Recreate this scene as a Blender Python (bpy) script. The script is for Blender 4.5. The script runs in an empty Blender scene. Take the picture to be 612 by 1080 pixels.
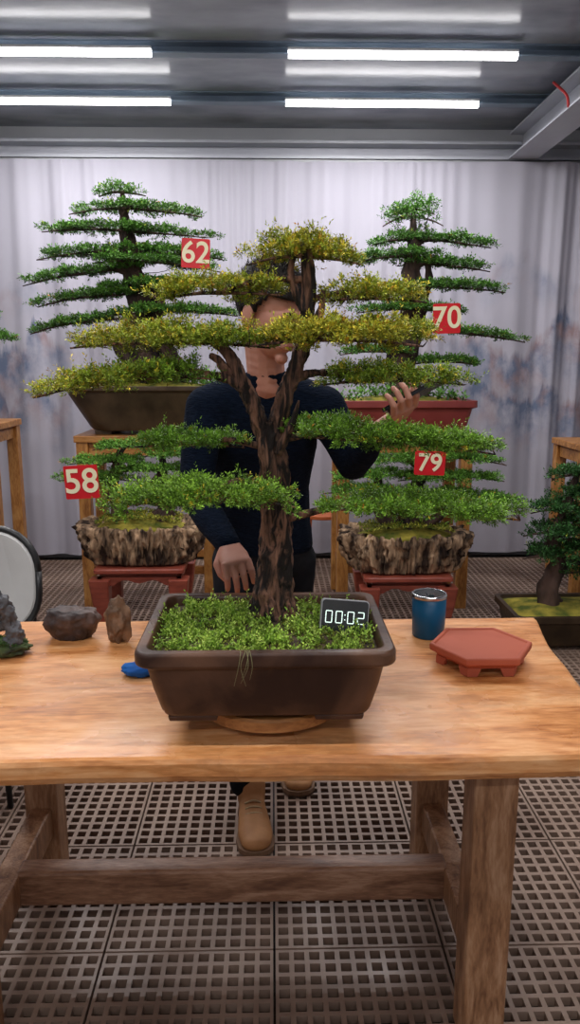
import bpy, bmesh, math, random
import numpy as np
from mathutils import Vector, Matrix, noise
rng = np.random.default_rng(7); random.seed(7)
scene = bpy.context.scene
COL = scene.collection
scene.view_settings.view_transform = 'Standard'

# ------------------------------------------------------------------ materials
def base_mat(name):
    m = bpy.data.materials.new(name); m.use_nodes = True
    nt = m.node_tree; b = nt.nodes['Principled BSDF']
    return m, nt, b

def nmat(name, c1, c2=None, scale=8, rough=.5, bump=0, stretch=(1,1,1), detail=6, metal=0, lo=.35, hi=.65,
         coord='Object', rough2=None, coat=0, dist=0.0, spec=.5, bscale=None, rot=(0,0,0), bdist=.01):
    m, nt, b = base_mat(name)
    c2 = c2 or tuple(x*.8 for x in c1)
    tc = nt.nodes.new('ShaderNodeTexCoord'); mp = nt.nodes.new('ShaderNodeMapping')
    mp.inputs['Scale'].default_value = stretch; mp.inputs['Rotation'].default_value = rot
    nt.links.new(tc.outputs[coord], mp.inputs['Vector'])
    n = nt.nodes.new('ShaderNodeTexNoise'); n.inputs['Scale'].default_value = scale
    n.inputs['Detail'].default_value = detail; n.inputs['Distortion'].default_value = dist
    nt.links.new(mp.outputs['Vector'], n.inputs['Vector'])
    r = nt.nodes.new('ShaderNodeValToRGB')
    r.color_ramp.elements[0].position = lo; r.color_ramp.elements[1].position = hi
    r.color_ramp.elements[0].color = (*c1, 1); r.color_ramp.elements[1].color = (*c2, 1)
    nt.links.new(n.outputs['Fac'], r.inputs['Fac']); nt.links.new(r.outputs['Color'], b.inputs['Base Color'])
    b.inputs['Roughness'].default_value = rough; b.inputs['Metallic'].default_value = metal
    b.inputs['Specular IOR Level'].default_value = spec
    b.inputs['Coat Weight'].default_value = coat
    if rough2 is not None:
        n3 = nt.nodes.new('ShaderNodeTexNoise'); n3.inputs['Scale'].default_value = 3.0
        nt.links.new(tc.outputs[coord], n3.inputs['Vector'])
        mr = nt.nodes.new('ShaderNodeMapRange'); mr.inputs[1].default_value = .4; mr.inputs[2].default_value = .6
        mr.inputs[3].default_value = rough; mr.inputs[4].default_value = rough2
        nt.links.new(n3.outputs['Fac'], mr.inputs[0]); nt.links.new(mr.outputs[0], b.inputs['Roughness'])
    if bump:
        src = n
        if bscale:
            src = nt.nodes.new('ShaderNodeTexNoise'); src.inputs['Scale'].default_value = bscale
            src.inputs['Detail'].default_value = 8
            nt.links.new(mp.outputs['Vector'], src.inputs['Vector'])
        bp = nt.nodes.new('ShaderNodeBump'); bp.inputs['Strength'].default_value = bump
        bp.inputs['Distance'].default_value = bdist
        nt.links.new(src.outputs['Fac'], bp.inputs['Height']); nt.links.new(bp.outputs['Normal'], b.inputs['Normal'])
    return m

def leafmat(name, rough=.5):
    m, nt, b = base_mat(name)
    a = nt.nodes.new('ShaderNodeAttribute'); a.attribute_name = 'Col'
    nt.links.new(a.outputs['Color'], b.inputs['Base Color'])
    b.inputs['Roughness'].default_value = rough
    b.inputs['Specular IOR Level'].default_value = .25
    return m

def emat(name, c, s):
    m, nt, b = base_mat(name)
    b.inputs['Base Color'].default_value = (*c, 1)
    b.inputs['Emission Color'].default_value = (*c, 1); b.inputs['Emission Strength'].default_value = s
    return m

def woodmat(name, c1, c2, c3, stretch, rough=.35, rough2=None, bump=.15, scale=3.0, stain=None):
    m, nt, b = base_mat(name)
    tc = nt.nodes.new('ShaderNodeTexCoord'); mp = nt.nodes.new('ShaderNodeMapping')
    mp.inputs['Scale'].default_value = stretch
    nt.links.new(tc.outputs['Object'], mp.inputs['Vector'])
    n = nt.nodes.new('ShaderNodeTexNoise'); n.inputs['Scale'].default_value = scale
    n.inputs['Detail'].default_value = 5; n.inputs['Distortion'].default_value = 1.6
    nt.links.new(mp.outputs['Vector'], n.inputs['Vector'])
    n2 = nt.nodes.new('ShaderNodeTexNoise'); n2.inputs['Scale'].default_value = scale*9
    n2.inputs['Detail'].default_value = 8; n2.inputs['Distortion'].default_value = .4
    nt.links.new(mp.outputs['Vector'], n2.inputs['Vector'])
    mix = nt.nodes.new('ShaderNodeMath'); mix.operation = 'MULTIPLY_ADD'
    mix.inputs[1].default_value = .35
    nt.links.new(n2.outputs['Fac'], mix.inputs[0]); 
    m2 = nt.nodes.new('ShaderNodeMath'); m2.operation = 'MULTIPLY'; m2.inputs[1].default_value = .65
    nt.links.new(n.outputs['Fac'], m2.inputs[0]); nt.links.new(m2.outputs[0], mix.inputs[2])
    r = nt.nodes.new('ShaderNodeValToRGB'); e = r.color_ramp.elements
    e[0].position = .36; e[0].color = (*c1, 1); e[1].position = .64; e[1].color = (*c3, 1)
    x = r.color_ramp.elements.new(.5); x.color = (*c2, 1)
    nt.links.new(mix.outputs[0], r.inputs['Fac']); out = r.outputs['Color']
    if stain:
        for sc, lo_, hi_, mxv, colr, st_, off in ((5.5, .52, .70, .8, stain, (.6,1.5,1), 0), (3.2, .56, .72, .6, (.28,.12,.05), (.8,1.6,1), 5), (4.0, .55, .75, .55, (.86,.56,.34), (.5,1.4,1), 11)):
            n4 = nt.nodes.new('ShaderNodeTexNoise'); n4.inputs['Scale'].default_value = sc; n4.inputs['Detail'].default_value = 9; n4.inputs['Roughness'].default_value = .7
            mp4 = nt.nodes.new('ShaderNodeMapping'); mp4.inputs['Scale'].default_value = st_; mp4.inputs['Location'].default_value = (off, off, 0); nt.links.new(tc.outputs['Object'], mp4.inputs[0]); nt.links.new(mp4.outputs[0], n4.inputs['Vector'])
            mr = nt.nodes.new('ShaderNodeMapRange'); mr.inputs[1].default_value = lo_; mr.inputs[2].default_value = hi_; mr.inputs[3].default_value = 0; mr.inputs[4].default_value = mxv
            nt.links.new(n4.outputs['Fac'], mr.inputs[0])
            mx = nt.nodes.new('ShaderNodeMix'); mx.data_type = 'RGBA'; nt.links.new(mr.outputs[0], mx.inputs['Factor'])
            nt.links.new(out, mx.inputs['A']); mx.inputs['B'].default_value = (*colr, 1); out = mx.outputs['Result']
    nt.links.new(out, b.inputs['Base Color'])
    b.inputs['Roughness'].default_value = rough
    if rough2 is not None:
        n3 = nt.nodes.new('ShaderNodeTexNoise'); n3.inputs['Scale'].default_value = 3.5; n3.inputs['Detail'].default_value = 5
        nt.links.new(tc.outputs['Object'], n3.inputs['Vector'])
        mr = nt.nodes.new('ShaderNodeMapRange'); mr.inputs[1].default_value = .45; mr.inputs[2].default_value = .58
        mr.inputs[3].default_value = rough; mr.inputs[4].default_value = rough2
        nt.links.new(n3.outputs['Fac'], mr.inputs[0]); nt.links.new(mr.outputs[0], b.inputs['Roughness'])
    bp = nt.nodes.new('ShaderNodeBump'); bp.inputs['Strength'].default_value = bump; bp.inputs['Distance'].default_value = .004
    nt.links.new(n2.outputs['Fac'], bp.inputs['Height']); nt.links.new(bp.outputs['Normal'], b.inputs['Normal'])
    return m

# ------------------------------------------------------------------ mesh helpers
def root(name, loc=(0,0,0)):
    e = bpy.data.objects.new(name, None); e.location = loc; e.empty_display_size = .1
    COL.objects.link(e); return e

def link(ob, parent):
    COL.objects.link(ob)
    if parent is not None:
        ob.parent = parent
        ob.matrix_parent_inverse = Matrix.Translation(parent.location).inverted()

def mobj(name, verts, faces, mat, parent=None, smooth=False, bevel=0, sub=0, solid=0):
    me = bpy.data.meshes.new(name)
    me.from_pydata([tuple(v) for v in verts], [], faces); me.update()
    bm = bmesh.new(); bm.from_mesh(me); bmesh.ops.recalc_face_normals(bm, faces=bm.faces); bm.to_mesh(me); bm.free()
    if smooth: me.shade_smooth()
    me.materials.append(mat)
    ob = bpy.data.objects.new(name, me); link(ob, parent)
    if solid:
        s = ob.modifiers.new('solid', 'SOLIDIFY'); s.thickness = solid; s.offset = 0
    if bevel:
        b = ob.modifiers.new('bev', 'BEVEL'); b.width = bevel; b.segments = 2; b.limit_method = 'ANGLE'; b.angle_limit = .6
    if sub:
        s = ob.modifiers.new('sub', 'SUBSURF'); s.levels = sub; s.render_levels = sub
    return ob

def merge(parts):
    V, F = [], []
    for v, f in parts:
        o = len(V); V += [tuple(p) for p in v]; F += [tuple(i+o for i in q) for q in f]
    return V, F

def box(c, s, M=None, taper=1.0):
    hx, hy, hz = s[0]/2, s[1]/2, s[2]/2; v = []
    for z, k in ((-hz, taper), (hz, 1)):
        for x, y in ((-hx,-hy),(hx,-hy),(hx,hy),(-hx,hy)):
            p = Vector((x*k, y*k, z))
            if M is not None: p = M @ p
            v.append(p + Vector(c))
    return v, [(3,2,1,0),(4,5,6,7),(0,1,5,4),(1,2,6,5),(2,3,7,6),(3,0,4,7)]

def loft(rings, cap0=True, cap1=True):
    n = len(rings[0]); V = []; F = []
    for r in rings: V += [tuple(p) for p in r]
    for i in range(len(rings)-1):
        for j in range(n):
            k = (j+1) % n
            F.append((i*n+j, i*n+k, (i+1)*n+k, (i+1)*n+j))
    if cap0: F.append(tuple(range(n))[::-1])
    if cap1: F.append(tuple((len(rings)-1)*n+j for j in range(n)))
    return V, F

def rr(hx, hy, z, r, c=(0,0), n=5):
    pts = []; r = min(r, hx*.999, hy*.999)
    for (sx, sy, a0) in ((1,1,0),(-1,1,90),(-1,-1,180),(1,-1,270)):
        for i in range(n+1):
            a = math.radians(a0+90*i/n)
            pts.append((c[0]+sx*(hx-r)+r*math.cos(a), c[1]+sy*(hy-r)+r*math.sin(a), z))
    return pts

def circ(r, z, c=(0,0), n=40, ry=None):
    ry = ry or r
    return [(c[0]+r*math.cos(2*math.pi*i/n), c[1]+ry*math.sin(2*math.pi*i/n), z) for i in range(n)]

def catmull(P, n):
    P = [np.array(p, float) for p in P]
    if len(P) == 2: return [P[0]+(P[1]-P[0])*i/n for i in range(n+1)]
    Q = [2*P[0]-P[1]] + P + [2*P[-1]-P[-2]]; out = []
    for i in range(1, len(Q)-2):
        p0, p1, p2, p3 = Q[i-1:i+3]
        for k in range(n):
            t = k/n
            out.append(.5*((2*p1)+(-p0+p2)*t+(2*p0-5*p1+4*p2-p3)*t*t+(-p0+3*p1-3*p2+p3)*t**3))
    out.append(P[-1]); return out

def tube(pts, radii, sides=8, n=5, rough=0.0, flute=0, seed=0, bark=0, bfreq=1.0):
    Q = catmull([tuple(p)+(r,) for p, r in zip(pts, radii)], n)
    rings = []; ref = Vector((.3, 1, .1)).normalized()
    for i, q in enumerate(Q):
        a = Q[max(i-1, 0)]; b = Q[min(i+1, len(Q)-1)]
        t = Vector(b[:3]-a[:3]).normalized()
        s = ref - t*ref.dot(t)
        if s.length < 1e-3: s = Vector((1,0,0)) - t*t.x
        s.normalize(); u = t.cross(s); c = Vector(q[:3]); r = max(q[3], .0004)
        ring = []
        for j in range(sides):
            an = 2*math.pi*j/sides
            d = s*math.cos(an)+u*math.sin(an); rad = r
            if rough:
                rad *= 1 + rough*noise.noise(c*9+d*2.0+Vector((seed, 0, 0)))*1.6
                if flute: rad *= 1 + rough*.8*math.sin(flute*an + 6*noise.noise(c*4+Vector((0, seed, 0))))
            if bark:
                p = c+d*r; q_ = Vector((p.x*80, p.y*80, p.z*22))*bfreq
                rd = 1-abs(noise.noise(q_+Vector((seed, 0, 0))))*2
                rd2 = 1-abs(noise.noise(q_*2.3+Vector((0, seed, 3))))*2
                rad += bark*min(1, r/.02)*(rd*1.0+rd2*.6+1.0*noise.noise(p*38*bfreq)-.8)
            ring.append(c+d*rad)
        rings.append(ring)
    return loft(rings)

def ellipsoid(c, r, nu=16, nv=10, M=None):
    rings = []
    for i in range(1, nv):
        a = math.pi*i/nv; rings.append([(r[0]*math.sin(a)*math.cos(2*math.pi*j/nu), r[1]*math.sin(a)*math.sin(2*math.pi*j/nu), -r[2]*math.cos(a)) for j in range(nu)])
    V, F = loft(rings, False, False); n0 = len(V)
    V += [(0,0,-r[2]), (0,0,r[2])]
    for j in range(nu):
        k = (j+1) % nu
        F.append((n0, k, j)); F.append((n0+1, (nv-2)*nu+j, (nv-2)*nu+k))
    out = []
    for v in V:
        p = Vector(v)
        if M is not None: p = M @ p
        out.append(p+Vector(c))
    return out, F

def chain(pts, dens=.3):
    parts = []
    for (p0, r0), (p1, r1) in zip(pts[:-1], pts[1:]):
        p0, p1 = Vector(p0), Vector(p1)
        r0 = Vector((r0,)*3) if isinstance(r0, (int, float)) else Vector(r0)
        r1 = Vector((r1,)*3) if isinstance(r1, (int, float)) else Vector(r1)
        mr = min(min(r0), min(r1)); n = max(2, int((p1-p0).length/(mr*dens))+1)
        for i in range(n+1):
            t = i/n; parts.append(ellipsoid(p0.lerp(p1, t), r0.lerp(r1, t), 14, 9))
    return parts

def blob(name, parts, voxel, mat, parent, M=None, smooth=4):
    V, F = merge(parts)
    if M is not None: V = [M @ Vector(v) for v in V]
    ob = mobj(name, V, F, mat, parent)
    r = ob.modifiers.new('remesh', 'REMESH'); r.mode = 'VOXEL'; r.voxel_size = voxel; r.use_smooth_shade = True
    if smooth:
        s = ob.modifiers.new('smooth', 'SMOOTH'); s.factor = .5; s.iterations = smooth
    return ob

def rock(name, c, r, mat, parent, seed=0, amp=.25, freq=2.0, sub=4, flat=True, smooth=True):
    bm = bmesh.new(); bmesh.ops.create_icosphere(bm, subdivisions=sub, radius=1)
    for v in bm.verts:
        p = v.co.copy(); n = p.normalized()
        d = 1 + amp*noise.fractal(p*freq+Vector((seed*7.3, seed, 0)), 1.0, 2.0, 5)
        q = n*d
        v.co = Vector((q.x*r[0], q.y*r[1], q.z*r[2]))
    zmin = -r[2]*.86
    for v in bm.verts:
        if flat and v.co.z < zmin: v.co.z = zmin
        v.co += Vector(c)
    me = bpy.data.meshes.new(name); bm.to_mesh(me); bm.free()
    if smooth: me.shade_smooth()
    me.materials.append(mat); ob = bpy.data.objects.new(name, me); link(ob, parent); return ob

# ------------------------------------------------------------------ foliage
def norm(a): return a/np.maximum(np.linalg.norm(a, axis=1, keepdims=True), 1e-9)

def leaves(name, P, D, L, W, C, mat, parent):
    N = len(P); R = rng.normal(size=(N, 3))
    up = np.array([[0, 0, 1.0]]); S2 = np.cross(D, up+R*.45); S = norm(S2)
    mid = P+D*(L*.5)[:, None]
    V = np.stack([P, mid+S*(W*.5)[:, None], P+D*L[:, None], mid-S*(W*.5)[:, None]], 1).reshape(-1, 3)
    me = bpy.data.meshes.new(name)
    me.vertices.add(N*4); me.vertices.foreach_set('co', V.astype(np.float32).ravel())
    me.loops.add(N*4); me.loops.foreach_set('vertex_index', np.arange(N*4, dtype=np.int32))
    me.polygons.add(N); me.polygons.foreach_set('loop_start', np.arange(0, N*4, 4, dtype=np.int32))
    me.polygons.foreach_set('loop_total', np.full(N, 4, dtype=np.int32))
    me.update(calc_edges=True)
    at = me.attributes.new('Col', 'FLOAT_COLOR', 'POINT')
    cc = np.ones((N, 4, 4)); cc[:, :, :3] = C[:, None, :]
    at.data.foreach_set('color', cc.astype(np.float32).ravel())
    me.materials.append(mat)
    ob = bpy.data.objects.new(name, me); link(ob, parent); return ob

def sprig_leaves(P, D, SL, n, LL, LW, C, Tip=None):
    oP, oD, oL, oW, oC = [], [], [], [], []
    A = norm(np.cross(D, np.array([[.13, .21, .97]])+rng.normal(scale=.2, size=D.shape))); B = np.cross(D, A)
    ph = rng.uniform(0, 6.28, len(P))
    for k in range(n):
        t = (k+.4)/n; an = ph+k*2.4
        rad = A*np.cos(an)[:, None]+B*np.sin(an)[:, None]
        oP.append(P+D*(SL*t)[:, None]); oD.append(norm(D*(.45+.5*t)+rad*(1.0-.45*t)))
        oL.append(LL*rng.uniform(.7, 1.15, len(P))); oW.append(np.full(len(P), LW))
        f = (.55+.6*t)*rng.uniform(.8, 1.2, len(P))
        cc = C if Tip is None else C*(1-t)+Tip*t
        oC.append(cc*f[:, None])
    return [np.concatenate(x) for x in (oP, oD, oL, oW, oC)]

def make_pad(c, hx, hy, th, droop=.02, tilt=0.0, cr=.03, ns=28, slen=.02, fill=1.3, wild=0.0):
    K = max(6, int(hx*hy*math.pi/(cr*cr*math.pi)*fill)); cen = []
    while len(cen) < K:
        a = random.uniform(0, 2*math.pi); rr_ = math.sqrt(random.random())
        edge = 1-.25*abs(math.sin(a*3.5+c[0]*11)) 
        x, y = math.cos(a)*rr_*edge, math.sin(a)*rr_*edge
        z = -droop*(x*x+y*y*.5)+tilt*x + random.gauss(0, th*(.20+wild*.12))
        cen.append((c[0]+x*hx, c[1]+y*hy, c[2]+z))
    cen = np.array(cen); n = K*ns
    base = np.repeat(cen, ns, 0)
    a = rng.uniform(0, 2*np.pi, n); r = np.sqrt(rng.uniform(0, 1, n)); el = rng.uniform(0, 1, n)
    off = np.stack([np.cos(a)*r, np.sin(a)*r, (np.sqrt(1-r*r)*el)], 1)
    P = base+off*np.array([cr, cr, th*.8])*.85
    D = norm(np.stack([off[:, 0]*1.4, off[:, 1]*1.4, .25+wild*.25+off[:, 2]*.8], 1)+rng.normal(scale=.25+wild*.15, size=(n, 3)))
    ow = (base-np.array(c))/np.array([hx, hy, 1]); ow[:, 2] = 0
    D = norm(D+ow*.7)
    SL = slen*rng.uniform(.5, 1.2, n)*(1+wild*1.2*(rng.uniform(0, 1, n) < .14))
    return cen, P, D, SL, el

def build_tree(root_ob, trunks, pads, leafm, barkm, cr, ns, slen, nleaf, LL, LW, cd, cl, cy, twig=.003, fill=1.3, sides=14, rough=.16, bark=0, tn=7, bfreq=1.0, wild=0.0):
    tr = [tube(p, r, sides, tn, rough, 3, i*3.1, bark, bfreq) for i, (p, r) in enumerate(trunks)]
    V, F = merge(tr); mobj('trunk', V, F, barkm, root_ob, smooth=True)
    tw = []; AP = []
    for pd in pads:
        c = pd['c']; hx, hy = pd['hx'], pd['hy']; th = pd['th']; dr = pd.get('droop', .02); ti = pd.get('tilt', 0)
        cen, P, D, SL, el = make_pad(c, hx, hy, th, dr, ti, cr*pd.get('k', 1), ns, slen, fill, wild)
        if 'yx' in pd:
            xx = (P[:, 0]-c[0])/hx*pd['yx']; y = np.clip(pd['y']+.35*xx, 0.02, .95)
        else: y = np.full(len(P), pd.get('y', 0.05))
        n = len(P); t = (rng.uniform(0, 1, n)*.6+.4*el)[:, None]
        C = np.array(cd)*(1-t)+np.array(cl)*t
        cl_id = np.repeat(rng.uniform(.7, 1.25, len(cen)), ns)
        # every sprig tip carries some yellow, a share of them fully golden
        full = (rng.uniform(0, 1, n) < y*.55*cl_id)[:, None]
        ym = rng.uniform(0, 1, n)[:, None]
        red = (rng.uniform(0, 1, n) < .16)[:, None]
        Y = np.array(cy)*(.8+.4*ym); Y = np.where(red, np.array((.60, .26, .03)), Y)
        part = np.clip(y*.75, 0, .7)[:, None]
        mixf = np.where(full, .95, part)
        br_ = (.80+.3*(cl_id-.7)/.55)[:, None]
        Tip = (C*1.15*(1-mixf)+Y*mixf)*br_; C = (C*(1-mixf*.45)+Y*mixf*.45)*br_
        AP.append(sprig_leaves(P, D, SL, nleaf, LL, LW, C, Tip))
        at = Vector(pd['at']); cc = Vector(c)-Vector((0, 0, .006))
        br = pd.get('br', twig*3)
        mid = at.lerp(cc, .5)+Vector((0, 0, .02*hx/.2))
        tw.append(tube([at, mid, cc], [br*1.3, br, br*.75], 7, 4, .15, 0, c[0]))
        sp = []
        for i in range(9):
            x = -.88+1.76*i/8
            sp.append(Vector((c[0]+x*hx, c[1]+.1*hy*math.sin(x*5), c[2]-dr*x*x+ti*x-.006)))
        tw.append(tube(sp, [br*.3+br*.5*(1-abs(-1+2*i/8)) for i in range(9)], 6, 2, .1))
        for q in cen:
            q = Vector(q); s = min(sp, key=lambda a: (a-q).length+abs(a.x-q.x)*.4)
            tw.append(tube([s, s.lerp(q, .5)+Vector((0, 0, -.15*twig)), q], [twig*.8, twig*.6, twig*.35], 4, 1))
    V, F = merge(tw); mobj('branches', V, F, barkm, root_ob, smooth=True)
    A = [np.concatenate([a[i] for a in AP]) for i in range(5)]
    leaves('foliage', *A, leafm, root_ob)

LEAF = leafmat('leaf_green'); HERB = leafmat('herb_green', .5)

def herbs(name, parent, ctr, hx, hy, zf, n, hmin, hmax, LL, LW, cd, cl, exclude=None, nleaf=6, patchy=0):
    x = rng.uniform(-1, 1, n)*hx; y = rng.uniform(-1, 1, n)*hy
    if exclude is not None:
        k = ~exclude(x, y); x, y = x[k], y[k]
    if patchy:
        k = np.array([noise.fractal(Vector((a*22, b*22, 7.0)), 1, 2, 3) for a, b in zip(x, y)]) > patchy-.5+rng.normal(scale=.12, size=len(x))
        x, y = x[k], y[k]
    n = len(x)
    P = np.stack([ctr[0]+x, ctr[1]+y, zf(x, y)], 1)
    D = norm(np.stack([rng.normal(scale=.45, size=n), rng.normal(scale=.45, size=n), np.ones(n)], 1))
    patch = np.array([.5+.8*noise.noise(Vector((a*14, b*14, 3.0))) for a, b in zip(x, y)]).clip(0, 1)
    SL = hmin+(hmax-hmin)*np.clip(patch*rng.uniform(.3, 1.3, n), 0, 1)
    t = rng.uniform(0, 1, n)[:, None]
    C = np.array(cd)*(1-t)+np.array(cl)*t
    C = C*(.7+.6*patch)[:, None]
    A = sprig_leaves(P, D, SL, nleaf, LL, LW, C)
    return leaves(name, *A, HERB, parent)

# ------------------------------------------------------------------ room shell
m_ceil = nmat('ceiling_panel', (.20,.215,.26), (.44,.46,.54), 1.6, .20, .12, (1,2.2,1), 6, .0, bscale=2.5, lo=.3, hi=.7, spec=.22)
m_wall = nmat('wall_paint', (.55,.56,.58), (.62,.63,.65), 2, .6)
m_steel = nmat('painted_steel', (.14,.19,.26), (.20,.26,.33), 4, .45)
m_steel_l = nmat('painted_steel_light', (.42,.43,.48), (.50,.51,.56), 3, .4)
m_under = nmat('wet_concrete', (.022,.016,.012), (.05,.038,.030), 3, .25, .3)

V, F = box((0, 1.95, -.09), (6.6, 8.1, .1)); mobj('floor', V, F, m_under)
V, F = box((0, 1.95, 3.19), (6.6, 8.1, .1)); mobj('ceiling', V, F, m_ceil)
V, F = box((0, 5.95, 1.55), (6.6, .1, 3.18)); mobj('wall_back', V, F, m_wall)
V, F = box((-3.25, 1.95, 1.55), (.1, 8.1, 3.18)); mobj('wall_left', V, F, m_wall)
V, F = box((3.25, 1.95, 1.55), (.1, 8.1, 3.18)); mobj('wall_right', V, F, m_wall)
V, F = box((0, -2.05, 1.55), (6.6, .1, 3.18)); mobj('wall_front', V, F, m_wall)
V, F = merge([box((0, 5.80, 3.005), (6.4, .16, .02)), box((0, 5.80, 2.905), (6.4, .16, .02)), box((0, 5.84, 2.955), (6.4, .02, .08))])
mobj('trim_1', V, F, m_steel_l)
V, F = box((0, 5.76, 2.875), (6.4, .05, .03)); mobj('trim_2', V, F, nmat('rail_grey', (.45,.46,.48), None, 3, .4))
for i, y in enumerate((-1.1, .5, 2.0, 3.35, 4.41, 5.17)):
    V, F = merge([box((0, y, 3.135), (6.4, .07, .008)), box((0, y, 3.083), (6.4, .07, .008)), box((0, y+.03, 3.11), (6.4, .008, .05))])
    mobj('ceiling_purlin', V, F, m_steel)
for x in (1.78, -2.6):
    V, F = merge([box((x, 1.9, 3.06), (.20, 7.6, .012)), box((x, 1.9, 2.90), (.20, 7.6, .012)), box((x, 1.9, 2.98), (.012, 7.6, .16))])
    mobj('ceiling_beam', V, F, m_steel_l)
V, F = tube([(1.68, 4.6, 2.9), (1.67, 4.62, 2.97), (1.62, 4.7, 3.06)], [.008]*3, 8, 4); mobj('red_cable', V, F, nmat('red_pl', (.5,.02,.02), None), smooth=True)

m_tube = emat('lamp_tube', (1, .98, .99), 9.0)
m_housing = nmat('lamp_housing', (.75,.76,.78), None, 4, .4)
def lamp(x0, y):
    r = root('ceiling_tube_light', (x0+.6, y, 3.07))
    V, F = box((x0+.6, y, 3.074), (1.2, .044, .014)); mobj('housing', V, F, m_housing, r, bevel=.003)
    rings = [[(x0+.004+i*1.192, y+.022*math.cos(a), 3.052+.018*math.sin(a)) for a in [2*math.pi*k/12 for k in range(12)]] for i in (0, 1)]
    V, F = loft(rings); mobj('tube', V, F, m_tube, r, smooth=True)
    ld = bpy.data.lights.new('tube_glow', 'AREA'); ld.shape = 'RECTANGLE'; ld.size = 1.15; ld.size_y = .03
    ld.energy = 18.5; ld.color = (1, .975, .985)
    lo = bpy.data.objects.new('tube_glow', ld); lo.location = (x0+.6, y, 3.03); link(lo, r)
for y in (-1.3, .9, 2.9, 4.31, 5.07):
    for x0 in (-1.81, .09): lamp(x0, y)

w = bpy.data.worlds.new('World'); scene.world = w; w.use_nodes = True
w.node_tree.nodes['Background'].inputs[0].default_value = (.5, .55, .65, 1); w.node_tree.nodes['Background'].inputs[1].default_value = .3

# ------------------------------------------------------------------ floor grating
def grate():
    T = .44; n = 11; g = .003; bar = .0125; b0 = .008
    pitch = (T-2*g-2*b0+bar)/n; hole = pitch-bar
    ax = [g]
    for i in range(n): ax += [g+b0+i*pitch, g+b0+i*pitch+hole]
    ax.append(T-g); V = []; F = []; N = len(ax)
    for y in ax:
        for x in ax: V.append((x, y, 0))
    idx = lambda i, j: j*N+i
    low = {}
    def lo(i, j):
        if (i, j) not in low: low[(i, j)] = len(V); x, y, _ = V[idx(i, j)]; V.append((x, y, -.024))
        return low[(i, j)]
    for j in range(N-1):
        for i in range(N-1):
            q = [(i, j), (i+1, j), (i+1, j+1), (i, j+1)]
            if i % 2 == 1 and j % 2 == 1:
                for a, b in ((0,1),(1,2),(2,3),(3,0)):
                    F.append((idx(*q[a]), idx(*q[b]), lo(*q[b]), lo(*q[a])))
            else: F.append(tuple(idx(*a) for a in q))
    e = N-1
    for i in range(e):
        F.append((idx(i, 0), lo(i, 0), lo(i+1, 0), idx(i+1, 0))); F.append((idx(i, e), idx(i+1, e), lo(i+1, e), lo(i, e)))
        F.append((idx(0, i), idx(0, i+1), lo(0, i+1), lo(0, i))); F.append((idx(e, i), lo(e, i), lo(e, i+1), idx(e, i+1)))
    V = [(x-3.08, y+1.71-.44*8, z) for x, y, z in V]
    me = bpy.data.meshes.new('g'); me.from_pydata(V, [], F); me.update()
    me.materials.append(nmat('grate_plastic', (.16,.10,.072), (.36,.255,.195), 2.2, .36, .05, rough2=.55, detail=9))
    ob = bpy.data.objects.new('floor_grating', me); link(ob, None)
    for ax_, cnt in ((0, 14), (1, 17)):
        a = ob.modifiers.new('arr', 'ARRAY'); a.count = cnt; a.use_relative_offset = False; a.use_constant_offset = True
        a.constant_offset_displace = (T if ax_ == 0 else 0, T if ax_ == 1 else 0, 0)
grate()

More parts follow.
